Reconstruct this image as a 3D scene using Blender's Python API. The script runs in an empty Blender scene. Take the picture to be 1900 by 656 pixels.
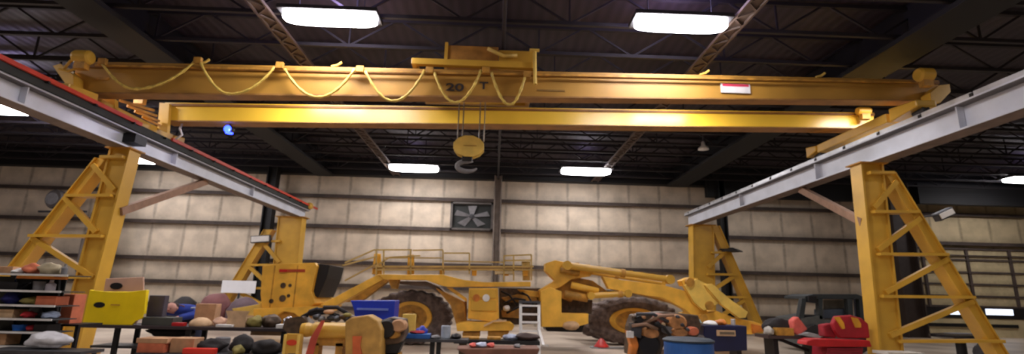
import bpy, bmesh, math, random
from mathutils import Vector, Matrix, noise
random.seed(7)
C = bpy.context.scene
PI = math.pi
# ------------------------------------------------------------------ camera
HC = 1.65; F = 950.0
def _cam(p, yaw, roll):
    cp, sp = math.cos(p), math.sin(p)
    fw = Vector((math.sin(yaw)*cp, math.cos(yaw)*cp, sp)); rt = Vector((math.cos(yaw), -math.sin(yaw), 0))
    up = rt.cross(fw); c, s = math.cos(roll), math.sin(roll)
    return rt*c + up*s, -rt*s + up*c, fw
RT, UP, FW = _cam(math.atan(217/950), math.radians(1.7), math.radians(1.4))
CAMP = Vector((0, 0, HC))
cd = bpy.data.cameras.new('camera'); cam = bpy.data.objects.new('camera', cd); C.collection.objects.link(cam)
m = Matrix.Identity(4)
for i in range(3):
    m[i][0] = RT[i]; m[i][1] = UP[i]; m[i][2] = -FW[i]; m[i][3] = CAMP[i]
cam.matrix_world = m
cd.sensor_width = 36; cd.lens = 36*F/1900; cd.clip_end = 200; cd.dof.use_dof = True; cd.dof.focus_distance = 1.3; cd.dof.aperture_fstop = 4.2; cd.clip_start = .05
C.camera = cam
def ray(u, v): return RT*((u-950)/F) - UP*((v-328)/F) + FW
def at(u, v, Y):                      # survey point: pixel of the photograph read at depth Y
    d = ray(u, v); return CAMP + d*(Y/d.y)
def atx(u, v, X):
    d = ray(u, v); return CAMP + d*(X/d.x)
def atz(u, v, z):
    d = ray(u, v); return CAMP + d*((z-HC)/d.z)
# ------------------------------------------------------------------ materials
MATS = {}
def lin(c): return tuple((x/255/12.92 if x/255 <= .04045 else ((x/255+.055)/1.055)**2.4) for x in c)
def mat(name, rgb, rough=.6, metal=0, var=.25, scale=3., bump=0., emit=None, strength=1., spec=None, alt=None):
    if name in MATS: return MATS[name]
    M = bpy.data.materials.new(name); M.use_nodes = True; nt = M.node_tree; N = nt.nodes; L = nt.links
    b = N['Principled BSDF']; c = lin(rgb)
    b.inputs['Roughness'].default_value = rough; b.inputs['Metallic'].default_value = metal
    tc = N.new('ShaderNodeTexCoord'); nz = N.new('ShaderNodeTexNoise'); nz.inputs['Scale'].default_value = scale; nz.inputs['Detail'].default_value = 4
    L.new(tc.outputs['Object'], nz.inputs['Vector'])
    r = N.new('ShaderNodeValToRGB'); r.color_ramp.elements[0].position = .35; r.color_ramp.elements[1].position = .68
    lo = lin(alt) if alt else tuple(x*(1-var) for x in c)
    r.color_ramp.elements[0].color = (*lo, 1); r.color_ramp.elements[1].color = (*tuple(min(1, x*(1+var*.4)) for x in c), 1)
    L.new(nz.outputs['Fac'], r.inputs['Fac']); L.new(r.outputs['Color'], b.inputs['Base Color'])
    if bump:
        bp = N.new('ShaderNodeBump'); bp.inputs['Strength'].default_value = bump; bp.inputs['Distance'].default_value = .02
        L.new(nz.outputs['Fac'], bp.inputs['Height']); L.new(bp.outputs['Normal'], b.inputs['Normal'])
    if emit:
        b.inputs['Emission Color'].default_value = (*lin(emit), 1); b.inputs['Emission Strength'].default_value = strength
    MATS[name] = M; return M
Y1 = mat('yellow_crane_paint', (210, 163, 58), .4, var=.18, scale=1.2)
Y2 = mat('yellow_machine_paint', (240, 184, 66), .5, var=.22, scale=2.5, bump=.15)
Y3 = mat('pale_yellow_paint', (238, 200, 96), .5, var=.2, scale=3)
YD = mat('worn_yellow_paint', (188, 136, 50), .6, var=.4, scale=5, bump=.2)
OR = mat('orange_paint', (206, 120, 40), .55, var=.35, scale=4)
GS = mat('galvanised_beam_paint', (214, 218, 228), .45, .1, var=.12, scale=1.5)
GD = mat('dark_grey_steel', (70, 70, 74), .5, .4, var=.3, scale=4)
BK = mat('black_steel', (26, 24, 26), .5, .2, var=.3, scale=5)
BKR = mat('black_rubber', (38, 34, 35), .8, var=.3, scale=5, bump=.4)
TIRE = mat('dusty_tire_rubber', (112, 97, 90), .85, var=.35, scale=7, bump=.6, alt=(78, 66, 62))
RED = mat('red_conductor_bar', (200, 60, 38), .5, var=.15, scale=3)
REDP = mat('red_paint', (190, 24, 30), .4, var=.2, scale=4)
DRED = mat('dark_red_cloth', (150, 28, 40), .8, var=.3, scale=6)
PINK = mat('salmon_cloth', (222, 104, 92), .8, var=.2, scale=6)
BLUE = mat('blue_paint', (18, 52, 178), .4, var=.2, scale=3)
BARB = mat('blue_plastic', (34, 92, 165), .45, var=.25, scale=3)
NAVY = mat('navy_paint', (12, 20, 66), .4, var=.2, scale=3)
WHT = mat('white_plastic', (225, 222, 218), .5, var=.1, scale=5)
ALU = mat('aluminium', (210, 208, 204), .4, .3, var=.1, scale=6)
CARD = mat('cardboard', (190, 146, 108), .85, var=.2, scale=6)
TAN = mat('tan_cardboard', (206, 172, 134), .85, var=.2, scale=6)
OBOX = mat('orange_box', (204, 112, 78), .8, var=.2, scale=5)
BRN = mat('brown_painted_steel', (150, 116, 92), .7, var=.2, scale=4)
GRY = mat('grey_plastic', (120, 118, 120), .6, var=.2, scale=6)
OLV = mat('olive_cloth', (132, 120, 62), .85, var=.3, scale=8)
LEM = mat('lemon_yellow_plastic', (246, 214, 18), .4, var=.06, scale=4)
WIRE = mat('steel_wire_rope', (150, 140, 128), .45, .5, var=.2, scale=30)
CABLE = mat('yellow_festoon_cable', (224, 192, 92), .5, var=.3, scale=12)
SKIN = mat('skin', (205, 150, 135), .6, var=.1, scale=8)
DENIM = mat('navy_trousers', (26, 30, 52), .85, var=.2, scale=12, bump=.2)
JACK = mat('blue_work_jacket', (26, 52, 140), .8, var=.25, scale=10, bump=.3)
REFL = mat('reflective_tape', (190, 200, 225), .35, var=.1, scale=20)
CLTR = mat('oily_metal', (92, 74, 58), .5, .3, var=.5, scale=9, bump=.3)
TRAYC = mat('lattice_brown_steel', (88, 72, 64), .6, var=.25, scale=5)
CEILB = mat('ceiling_joist_paint', (36, 31, 35), .7, var=.3, scale=2)
DARKB = mat('dark_girder_paint', (15, 15, 18), .7, var=.3, scale=1)
GIRT = mat('rusty_dark_girt', (74, 62, 56), .7, var=.35, scale=2)
LAMP = mat('lit_lamp_lens', (255, 255, 255), .4, emit=(255, 250, 255), strength=62)
LAMPF = mat('lit_far_lamp_lens', (255, 255, 255), .4, emit=(255, 250, 252), strength=34)
BLUEL = mat('blue_spot_lens', (40, 60, 255), .3, emit=(30, 50, 255), strength=14)
WINL = mat('bright_door_pane', (240, 245, 255), .3, emit=(225, 235, 255), strength=1.6)
BUL = mat('painted_black_figures', (46, 36, 34), .7, var=.1)

def floor_mat():
    M = bpy.data.materials.new('polished_concrete'); M.use_nodes = True; nt = M.node_tree; N = nt.nodes; L = nt.links
    b = N['Principled BSDF']; b.inputs['Roughness'].default_value = .35
    tc = N.new('ShaderNodeTexCoord'); nz = N.new('ShaderNodeTexNoise'); nz.inputs['Scale'].default_value = .6; nz.inputs['Detail'].default_value = 8
    L.new(tc.outputs['Object'], nz.inputs['Vector']); r = N.new('ShaderNodeValToRGB')
    r.color_ramp.elements[0].color = (*lin((150, 132, 116)), 1); r.color_ramp.elements[1].color = (*lin((205, 190, 172)), 1)
    r.color_ramp.elements[0].position = .3; r.color_ramp.elements[1].position = .6
    L.new(nz.outputs['Fac'], r.inputs['Fac']); L.new(r.outputs['Color'], b.inputs['Base Color']); return M
def wall_mat(name, rgb, seam=1.72, off=0.0, rows=None):
    """insulation panels: vertical seams, grime under every girt"""
    M = bpy.data.materials.new(name); M.use_nodes = True; nt = M.node_tree; N = nt.nodes; L = nt.links
    b = N['Principled BSDF']; b.inputs['Roughness'].default_value = .75
    tc = N.new('ShaderNodeTexCoord'); sx = N.new('ShaderNodeSeparateXYZ'); L.new(tc.outputs['Object'], sx.inputs[0])
    def math_(op, a, b_=None, c=None):
        n = N.new('ShaderNodeMath'); n.operation = op
        for i, k in enumerate((a, b_, c)):
            if k is None: continue
            if isinstance(k, (int, float)): n.inputs[i].default_value = k
            else: L.new(k, n.inputs[i])
        return n.outputs[0]
    nz = N.new('ShaderNodeTexNoise'); nz.inputs['Scale'].default_value = 1.3; nz.inputs['Detail'].default_value = 6; L.new(tc.outputs['Object'], nz.inputs['Vector'])
    n2 = N.new('ShaderNodeTexNoise'); n2.inputs['Scale'].default_value = 7; n2.inputs['Detail'].default_value = 5; L.new(tc.outputs['Object'], n2.inputs['Vector'])
    wob = math_('MULTIPLY_ADD', nz.outputs['Fac'], .08, sx.outputs['X'])
    fx = math_('FRACT', math_('DIVIDE', math_('ADD', wob, off+100*seam), seam))
    d = math_('ABSOLUTE', math_('SUBTRACT', fx, .5))                       # 0 at the seam, .5 mid panel
    seamf = N.new('ShaderNodeMapRange'); seamf.inputs['From Min'].default_value = .012; seamf.inputs['From Max'].default_value = .075
    seamf.inputs['To Min'].default_value = .45; seamf.inputs['To Max'].default_value = 0; L.new(d, seamf.inputs['Value'])
    seamv = math_('MULTIPLY', seamf.outputs[0], math_('MULTIPLY_ADD', n2.outputs['Fac'], 1.2, .35))
    grime = seamv
    for z in (rows or []):
        mr = N.new('ShaderNodeMapRange'); mr.inputs['From Min'].default_value = .1; mr.inputs['From Max'].default_value = .5
        mr.inputs['To Min'].default_value = .5; mr.inputs['To Max'].default_value = 0
        L.new(math_('ABSOLUTE', math_('SUBTRACT', sx.outputs['Z'], z)), mr.inputs['Value'])
        grime = math_('MAXIMUM', grime, math_('MULTIPLY', mr.outputs[0], math_('MULTIPLY_ADD', n2.outputs['Fac'], 1.0, .1)))
    r = N.new('ShaderNodeValToRGB'); c = lin(rgb)
    r.color_ramp.elements[0].color = (*[x*.72 for x in c], 1); r.color_ramp.elements[1].color = (*c, 1)
    r.color_ramp.elements[0].position = .3; r.color_ramp.elements[1].position = .62; L.new(nz.outputs['Fac'], r.inputs['Fac'])
    mx = N.new('ShaderNodeMix'); mx.data_type = 'RGBA'; mx.inputs['B'].default_value = (*lin((58, 48, 42)), 1)
    L.new(grime, mx.inputs['Factor']); L.new(r.outputs['Color'], mx.inputs['A']); L.new(mx.outputs['Result'], b.inputs['Base Color'])
    bp = N.new('ShaderNodeBump'); bp.inputs['Strength'].default_value = .4; bp.inputs['Distance'].default_value = .05
    L.new(nz.outputs['Fac'], bp.inputs['Height']); L.new(bp.outputs['Normal'], b.inputs['Normal'])
    return M
def deck_mat():
    M = bpy.data.materials.new('corrugated_roof_deck'); M.use_nodes = True; nt = M.node_tree; N = nt.nodes; L = nt.links
    b = N['Principled BSDF']; b.inputs['Roughness'].default_value = .6
    tc = N.new('ShaderNodeTexCoord'); w = N.new('ShaderNodeTexWave'); w.bands_direction = 'X'; w.inputs['Scale'].default_value = 1.1; w.inputs['Distortion'].default_value = 0
    L.new(tc.outputs['Object'], w.inputs['Vector']); r = N.new('ShaderNodeValToRGB')
    r.color_ramp.elements[0].color = (*lin((46, 39, 45)), 1); r.color_ramp.elements[1].color = (*lin((58, 49, 56)), 1)
    L.new(w.outputs['Fac'], r.inputs['Fac']); L.new(r.outputs['Color'], b.inputs['Base Color'])
    bp = N.new('ShaderNodeBump'); bp.inputs['Strength'].default_value = .2; bp.inputs['Distance'].default_value = .04
    L.new(w.outputs['Fac'], bp.inputs['Height']); L.new(bp.outputs['Normal'], b.inputs['Normal']); return M

# ------------------------------------------------------------------ mesh helpers (world coordinates)
class MB:
    def __init__(s): s.bm = bmesh.new()
    def hexa(s, p):                    # 8 points: bottom ring 0-3, top ring 4-7
        v = [s.bm.verts.new(q) for q in p]
        for f in ((3,2,1,0),(4,5,6,7),(0,1,5,4),(1,2,6,5),(2,3,7,6),(3,0,4,7)): s.bm.faces.new([v[i] for i in f])
        return s
    def box(s, x0, x1, y0, y1, z0, z1):
        return s.hexa([(x0,y0,z0),(x1,y0,z0),(x1,y1,z0),(x0,y1,z0),(x0,y0,z1),(x1,y0,z1),(x1,y1,z1),(x0,y1,z1)])
    def prism(s, pts, vec):            # planar polygon swept along vec
        a = [s.bm.verts.new(p) for p in pts]; b = [s.bm.verts.new(Vector(p)+Vector(vec)) for p in pts]; n = len(pts)
        s.bm.faces.new(a); s.bm.faces.new(b[::-1])
        for i in range(n): s.bm.faces.new((a[i], b[i], b[(i+1)%n], a[(i+1)%n]))
        return s
    def ppoly(s, px, Y, t):            # polygon surveyed in the photograph at depth Y, thickness t away from the viewer
        return s.prism([at(u, v, Y) for u, v in px], (0, t, 0))
    def rect(s, u0, u1, v0, v1, Y, t): # upright box whose front covers that survey rectangle
        a = at((u0+u1)/2, v1, Y); b = at((u0+u1)/2, v0, Y); l = at(u0, (v0+v1)/2, Y); r = at(u1, (v0+v1)/2, Y)
        return s.box(l.x, r.x, Y, Y+t, a.z, b.z)
    def bar(s, a, b, w, h, up=(0,0,1)):
        a, b = Vector(a), Vector(b); d = (b-a).normalized(); up = Vector(up)
        if abs(d.dot(up)) > .99: up = Vector((0,1,0))
        x = d.cross(up).normalized()*w/2; z = x.cross(d).normalized()*h/2
        return s.hexa([a-x-z, a+x-z, b+x-z, b-x-z, a-x+z, a+x+z, b+x+z, b-x+z])
    def tube(s, pts, r, n=8, close=True):
        pts = [Vector(p) for p in pts]; rr = r if isinstance(r, (list, tuple)) else [r]*len(pts); rings = []; prev = None
        for i, p in enumerate(pts):
            d = (pts[min(i+1, len(pts)-1)] - pts[max(i-1, 0)]).normalized()
            if prev is None: x = d.orthogonal().normalized()
            else: x = (prev - d*prev.dot(d)).normalized()
            prev = x; y = d.cross(x)
            rings.append([s.bm.verts.new(p + (x*math.cos(2*PI*k/n) + y*math.sin(2*PI*k/n))*rr[i]) for k in range(n)])
        for a, b in zip(rings, rings[1:]):
            for k in range(n): s.bm.faces.new((a[k], a[(k+1)%n], b[(k+1)%n], b[k]))
        if close: s.bm.faces.new(rings[0][::-1]); s.bm.faces.new(rings[-1])
        return s
    def lathe(s, prof, c, axis='z', n=32, sx=1., sz=1., bumpf=None):   # prof: (radius, height) pairs
        rings = []
        for r, h in prof:
            ring = []
            for k in range(n):
                t = 2*PI*k/n; q = r*(1 + (bumpf(k, r, h) if bumpf else 0))
                ca, sa = math.cos(t)*q*sx, math.sin(t)*q*sz
                ring.append(s.bm.verts.new((c[0]+ca, c[1]+sa, c[2]+h) if axis == 'z' else ((c[0]+ca, c[1]+h, c[2]+sa) if axis == 'y' else (c[0]+h, c[1]+ca, c[2]+sa))))
            rings.append(ring)
        for a, b in zip(rings, rings[1:]):
            for k in range(n): s.bm.faces.new((a[k], a[(k+1)%n], b[(k+1)%n], b[k]))
        s.bm.faces.new(rings[0][::-1]); s.bm.faces.new(rings[-1]); return s
    def blob(s, c, rx, ry, rz, amp=.15, seed=0, sub=2, flat=None):
        r = bmesh.ops.create_icosphere(s.bm, subdivisions=sub, radius=1)
        for v in r['verts']:
            q = v.co.copy(); k = 1 + amp*noise.noise(q*1.7+Vector((seed*3.1, seed, 0)))*1.6
            q = Vector((q.x*rx*k, q.y*ry*k, q.z*rz*k))
            if flat is not None and q.z < -flat*rz: q.z = -flat*rz
            v.co = q + Vector(c)
        return s
    def build(s, name, material, parent=None, smooth=False, bevel=0):
        bmesh.ops.recalc_face_normals(s.bm, faces=s.bm.faces)
        vs = s.bm.verts
        if parent is None:
            xs = [v.co.x for v in vs]; ys = [v.co.y for v in vs]; zs = [v.co.z for v in vs]
            loc = Vector(((min(xs)+max(xs))/2, (min(ys)+max(ys))/2, min(zs)))
            wl = loc
        else:
            wl = Vector(parent['_w']); loc = Vector((0, 0, 0))
        for v in vs: v.co -= wl
        me = bpy.data.meshes.new(name); s.bm.to_mesh(me); s.bm.free()
        if smooth:
            for p in me.polygons: p.use_smooth = True
        me.materials.append(material); o = bpy.data.objects.new(name, me); C.collection.objects.link(o)
        o.location = loc; o['_w'] = tuple(wl)
        if parent: o.parent = parent
        if bevel:
            b = o.modifiers.new('bevel', 'BEVEL'); b.width = bevel; b.segments = 2; b.limit_method = 'ANGLE'
        return o
def tag(o, label, cat, group=None, kind=None):
    if label: o['label'] = label
    if cat: o['category'] = cat
    if group: o['group'] = group
    if kind: o['kind'] = kind
    return o
def thing(name, loc, label, cat, group=None):
    e = bpy.data.objects.new(name, None); C.collection.objects.link(e); e.location = loc; e['_w'] = tuple(loc); e.empty_display_size = .2
    return tag(e, label, cat, group)
def struct(mb, name, m, **k):
    o = mb.build(name, m, **k); o['kind'] = 'structure'; return o
def boxthing(name, m, u0, u1, v0, v1, Y, t, label, cat, group=None, bevel=.01, ground=None):
    mb = MB(); mb.rect(u0, u1, v0, v1, Y, t)
    return tag(mb.build(name, m, bevel=bevel), label, cat, group)

# ================================================================== SETTING
YW = 28.0; FLZ = 0.0
CEIL = HC + 7.1
XL, XR = -34., 36.
struct(MB().box(XL, XR, -8, YW+.3, -.3, 0), 'floor', floor_mat())
struct(MB().box(XL, XR, -8, YW+.3, CEIL, CEIL+.2), 'ceiling', deck_mat())
GZ = [HC+5.0, HC+3.36, HC+1.45, HC+.25, HC-.9]
wm = wall_mat('beige_insulation_panels', (216, 200, 178), rows=GZ, off=.25)
wm2 = wall_mat('yellowed_insulation_panels', (205, 186, 148), rows=GZ, off=.9)
xs_split = at(1335, 450, YW).x; xs2 = at(1700, 450, YW).x
struct(MB().box(XL, xs2, YW, YW+.3, 0, CEIL), 'wall_back', wm)
struct(MB().box(xs2, XR, YW, YW+.3, 0, CEIL), 'wall_back_right', wm2)
struct(MB().box(XL-.3, XL, -8, YW, 0, CEIL), 'wall_left', wm)
struct(MB().box(XR, XR+.3, -8, YW, 0, CEIL), 'wall_right', wm)
struct(MB().box(XL, XR, -8.3, -8, 0, CEIL), 'wall_front', wm)
tn = [0]
def trim(mb, m):
    tn[0] += 1; return struct(mb, 'trim_%d' % tn[0], m)
for z in GZ:                                            # wall girts
    g = MB(); g.box(XL, XR, YW-.22, YW, z-.075, z+.075); g.box(XL, XR, YW-.24, YW-.20, z-.11, z-.04); trim(g, GIRT)
trim(MB().box(XL, XR, YW-.5, YW, HC+6.12, CEIL), DARKB)      # eave fascia
xa = at(1350, 350, YW-.6).x
trim(MB().box(xa-1.3, XR, YW-1.0, YW-.6, at(1500, 372, YW-.6).z, CEIL), DARKB)  # dark box stands in for the shadowed roof above the right wall
xb = at(1700, 385, YW-1.2).x
trim(MB().box(xb, XR, YW-1.5, YW-1.1, at(1750, 380, YW-1.2).z, CEIL-.7), DARKB)  # lower dark box for the same roof shadow further right
def hcol(u, v0, v1, w, Y, m, z1=None):                  # building column, H section
    c = at(u, (v0+v1)/2, Y); g = MB(); t = z1 or CEIL-.8
    g.box(c.x-w/2, c.x-w/2+.06, Y, Y+.5, 0, t); g.box(c.x+w/2-.06, c.x+w/2, Y, Y+.5, 0, t); g.box(c.x-w/2+.06, c.x+w/2-.06, Y+.2, Y+.26, 0, t)
    trim(g, m)
hcol(922, 330, 510, .42, YW-.75, mat('grey_wall_column', (128, 116, 106), .6, var=.25))
hcol(494, 330, 470, .5, YW-1.2, DARKB)
hcol(1344, 350, 470, .4, YW-1.2, DARKB)
hcol(1684, 330, 600, 1.1, YW-1.9, mat('dark_brown_column', (58, 46, 40), .6))
hcol(196, 300, 500, .9, YW-2.0, mat('grey_brown_column', (84, 76, 70), .6))
# roof joists (open web) across the hall
jz0, jz1 = HC+6.25, CEIL-.05
k = 0
yy = 6.3
while yy < 27.2:
    g = MB(); g.bar((XL, yy, jz0), (XR, yy, jz0), .09, .09); g.bar((XL, yy, jz1-.05), (XR, yy, jz1-.05), .1, .1)
    x = XL + (k % 2)*.6; s = 0
    while x < XR-1.3:
        a, b = (jz0, jz1) if s % 2 == 0 else (jz1, jz0)
        g.bar((x, yy, a), (x+1.25, yy, b), .04, .05); x += 1.25; s += 1
        if s % 4 == 0: g.bar((x, yy, jz0), (x, yy, jz1), .04, .04)
    trim(g, CEILB); yy += 1.55; k += 1
# deep main girders along the hall
for u, v, w in ((205, 45, .9), (1762, 45, 1.1)):
    c = atz(u, v, HC+6.2); X = c.x / c.y * 1.0
    d = ray(u, v); xg = d.x/d.z*6.05
    g = MB(); g.box(xg-w/2, xg+w/2, 2, YW-.5, HC+6.0, HC+6.12); g.box(xg-.06, xg+.06, 2, YW-.5, HC+6.12, CEIL); trim(g, DARKB)
# brown lattice runs along the hall
for X in (-5.48, 5.4):
    g = MB(); z0, z1 = HC+6.14, HC+6.2
    for sx in (-.17, .17): g.bar((X+sx, 5, z0+.03), (X+sx, YW-.5, z0+.03), .05, .06)
    y = 5; s = 1
    while y < YW-1:
        g.bar((X-.17*s, y, z0+.03), (X+.17*s, y+.33, z0+.03), .05, .04); y += .33; s = -s
    g.box(X-.17, X+.17, 5, YW-.5, z1, z1+.02)
    trim(g, TRAYC)
# centre conduit on roof
trim(MB().tube([(atz(935, 60, HC+6.15).x, 6, HC+6.15), (atz(935, 60, HC+6.15).x, YW-.5, HC+6.15)], .05), CEILB)
# ---------------- overhead door on the far right
dg = MB(); DY = YW-.35
dxl, dxr = at(1705, 520, DY).x, XR-1
dz = [at(1800, v, DY).z for v in (462, 482, 505, 527, 549, 568)]
dgo = MB()
dgo.box(dxl, dxr, DY, DY+.1, 0, dz[0])
door = struct(dgo, 'door_1', wall_mat('cream_door_sections', (206, 188, 146), seam=50, rows=dz))
g = MB()
for z in dz: g.box(dxl-.1, dxr, DY-.06, DY, z-.05, z+.05)
g.box(dxl-.1, dxr, DY-.12, DY, at(1800, 474, DY).z-.03, at(1800, 474, DY).z+.03)
for u in (1716, 1798, 1878): 
    x = at(u, 510, DY).x; g.box(x-.07, x+.07, DY-.1, DY, at(u, 568, DY).z, dz[0])
g.build('door_rail', GIRT, door)
g = MB(); g.box(dxl, dxr, DY-.04, DY, at(1800, 590, DY).z, at(1800, 569, DY).z); g.build('window_band', BK, door)
for i, (u0, u1, v0, v1) in enumerate(((1696, 1708, 573, 580), (1762, 1798, 572, 583), (1830, 1880, 573, 584))):
    g = MB(); g.rect(u0, u1, v0, v1, DY-.07, .03); g.build('pane', WINL, door)
g = MB(); g.rect(1700, 1890, 600, 606, DY-.08, .05); g.build('bottom_rail', BK, door)
# ---------------- exhaust fan in the back wall
fan = thing('exhaust_fan', at(876, 427, YW-.3), 'dark square louvred exhaust fan set high in the beige back wall', 'fan')
FY = YW-.35; p0, p1 = at(834, 425, FY), at(916, 376, FY)
g = MB()
for (a, b, c_, d) in ((p0.x, p1.x, p0.z, p0.z+.1), (p0.x, p1.x, p1.z-.1, p1.z), (p0.x, p0.x+.12, p0.z, p1.z), (p1.x-.12, p1.x, p0.z, p1.z)): g.box(a, b, FY, FY+.3, c_, d)
g.build('housing', mat('grey_fan_frame', (96, 90, 86), .6), fan)
MB().box(p0.x+.1, p1.x-.1, FY+.22, FY+.28, p0.z+.1, p1.z-.1).build('louvre', mat('dark_green_louvre', (36, 40, 38), .6), fan)
cx, cz = (p0.x+p1.x)/2, (p0.z+p1.z)/2
for i in range(5):
    t = i*2*PI/5+.3; g = MB()
    c0 = Vector((cx, FY+.14, cz)); d = Vector((math.cos(t)*.95, 0, math.sin(t)*.58)); n_ = Vector((-math.sin(t)*.25, .05, math.cos(t)*.15))
    g.prism([c0+d*.15-n_*.4, c0+d*.15+n_*.4, c0+d+n_, c0+d-n_], (0, .02, 0)); g.build('blade', GRY, fan)
MB().lathe([(.02, 0), (.13, .02), (.13, .1), (.02, .12)], (cx, FY+.05, cz), 'y', 16).build('hub', GD, fan)
# ---------------- lights
LIT = []
def light(u, v, w, dpt, label, far=False, zz=6.0):
    z = HC+zz; c = atz(u, v, z)
    t = thing('ceiling_light', (c.x, c.y, z), label, 'light', 'bright oblong ceiling lights')
    g = MB(); g.box(c.x-w/2-.06, c.x+w/2+.06, c.y-dpt/2-.05, c.y+dpt/2+.05, z+.1, z+.2); g.build('housing', GD, t, bevel=.02)
    g = MB(); n = 20; pts = []
    for k_ in range(n):
        a = 2*PI*k_/n; e = .45
        ca, sa = math.cos(a), math.sin(a)
        pts.append((c.x+math.copysign(abs(ca)**e, ca)*w/2, c.y+math.copysign(abs(sa)**.7, sa)*dpt/2, z))
    g.prism(pts, (0, 0, .1)); g.build('lens', LAMPF if far else LAMP, t)
    for sx in (-1, 1): MB().tube([(c.x+sx*w*.35, c.y, z+.2), (c.x+sx*w*.35, c.y, CEIL)], .012, 6).build('hanger', GD, t)
    # added point lamp for the fixture's soft purple spill on the deck
    ld = bpy.data.lights.new('added_spill', 'POINT'); ld.energy = 150 if not far else 12; ld.color = (.62, .5, 1); ld.shadow_soft_size = .3
    lo = bpy.data.objects.new('added_spill', ld); lo.location = (c.x, c.y, z+.42); C.collection.objects.link(lo)
light(613, 38, 2.12, .56, 'large bright ceiling light upper left of the crane hoist, above the near girder')
light(1263, 49, 2.1, .58, 'large bright ceiling light upper right of the crane hoist, above the near girder')
light(768, 314, 2.45, 1.15, 'small distant ceiling light left of the hook near the back wall', True)
light(1087, 320, 2.45, 1.15, 'small distant ceiling light right of the hook near the back wall', True)
light(-8, 205, 2.6, .9, 'ceiling light cut by the left edge below the grey runway beam')
light(262, 300, 1.5, .8, 'small ceiling light peeking out beside the left column top', True)
light(1915, 336, 2.6, .9, 'ceiling light cut by the right edge under the grey runway beam', True)
# unseen lamps: fixtures behind the viewer and beside, plus added ones over the hall
def area(x, y, z, w, h, e, col=(1, .95, .95), rot=(0, 0, 0)):
    ld = bpy.data.lights.new('unseen_lamp', 'AREA'); ld.shape = 'RECTANGLE'; ld.size = w; ld.size_y = h; ld.energy = e; ld.color = col
    o = bpy.data.objects.new('unseen_lamp', ld); o.location = (x, y, z); o.rotation_euler = rot; C.collection.objects.link(o); return o
for x in (-12, -4, 4, 12):
    area(x, 2.5, HC+5.9, 2.4, .8, 150)
    area(x*1.0, -4, HC+5.9, 2.4, .8, 150)
for x, e_ in ((-14, 190), (14, 95)):
    for y in (10, 18, 24): area(x, y, HC+5.9, 2.4, .8, e_)
for x in (-4, 4): area(x, 19, HC+5.9, 2.4, .8, 280)  # added unseen lamps between the near and far fixtures
for x in (-5, 5, -11, 11): area(x, 12.9, HC+5.5, 1.6, .5, 150)  # added unseen lamps above the bridge to brighten the machine
w = bpy.data.worlds.new('world'); C.world = w; w.use_nodes = True
w.node_tree.nodes['Background'].inputs[0].default_value = (.5, .46, .5, 1); w.node_tree.nodes['Background'].inputs[1].default_value = .25
C.view_settings.view_transform = 'Standard'; C.view_settings.look = 'None'; C.view_settings.exposure = -.12

# ================================================================== RUNWAY BEAMS
XA = -9.65; ZA0, ZA1 = HC+3.417, HC+3.885
XB = 9.85; ZB0, ZB1 = HC+3.555, HC+4.15
yendA = atx(565, 400, XA).y; yendB = atx(1278, 410, XB).y
def runway(X, z0, z1, y0, y1, sgn, label):
    t = thing('runway_beam', (X, y0, z0), label, 'beam')
    g = MB(); w = .42 if X < 0 else .45
    # the web stands on the aisle side of the flanges as seen from below
    g.box(X-w/2, X+w/2, y0, y1, z0, z0+.035); g.box(X-w/2, X+w/2, y0, y1, z1-.035, z1); g.box(X-.02+sgn*.0, X+.02+sgn*.0, y0, y1, z0+.035, z1-.035)
    g.build('beam', GS, t)
    MB().box(X-w/2, X+w/2, y0, y1, z0-.012, z0-.001).build('bottom_flange', mat('shaded_underside_brown', (112, 96, 86), .7), t)  # brown skin paints the shade on the beam's underside
    MB().box(X-w/2-.004*0, X+w/2, y0, y1, z1-.055, z1-.037).build('top_flange', mat('shaded_steel', (96, 92, 90), .7), t)  # dark strip paints the shade beneath the top flange
    g = MB(); n = 4
    for i in range(n):
        y = y0+2+(y1-y0-3)*i/n
        g.box(X-w/2+.05, X+w/2-.05, y, y+.03, z0+.035, z1-.035)
    g.build('stiffener', GS, t)
    return t
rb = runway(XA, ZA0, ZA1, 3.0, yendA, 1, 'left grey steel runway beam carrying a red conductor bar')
g = MB(); g.box(XA-.05, XA+.05, 3, yendA, ZA1, ZA1+.08); g.build('rail', BK, rb)
g = MB(); g.box(XA+.24, XA+.26, 3, yendA, ZA1+.0, ZA1+.2); g.build('cable_board', mat('dark_green_board', (34, 38, 34), .7), rb)
for (a, b) in ((3, atx(262, 240, XA+.3).y), (atx(320, 262, XA+.3).y, yendA+.9)):
    g = MB(); g.box(XA+.25, XA+.31, a, b, ZA1+.17, ZA1+.26); g.build('conductor_bar', RED, rb)
g = MB(); y = 5
while y < yendA: g.box(XA+.24, XA+.34, y, y+.05, ZA1+.13, ZA1+.172); y += 1.3
g.build('bracket', BK, rb)
g = MB(); p = atx(252, 258, XA+.2); g.box(XA+.02, XA+.34, p.y-.22, p.y+.22, p.z-.14, p.z+.1); g.build('splice_plate', BK, rb)
p = atx(563, 374, XA+.3); MB().blob((XA+.22, yendA-.1, ZA1+.2), .2, .3, .18, .05).build('end_stop', Y1, rb, smooth=True)
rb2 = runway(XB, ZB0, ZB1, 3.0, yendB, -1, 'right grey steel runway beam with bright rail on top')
y = 3.; 
g = MB()
while y < yendB-.1:
    g.box(XB-.22, XB-.12, y, min(y+1.25, yendB), ZB1, ZB1+.1); y += 1.3
g.build('rail', mat('worn_bright_rail', (200, 202, 206), .35, .4), rb2)
g = MB(); y = 3.
while y < yendB: g.box(XB-.24, XB-.18, y-.05, y+.03, ZB1-.0, ZB1+.07); y += 1.3
g.build('rail_clip', BK, rb2)

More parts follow.
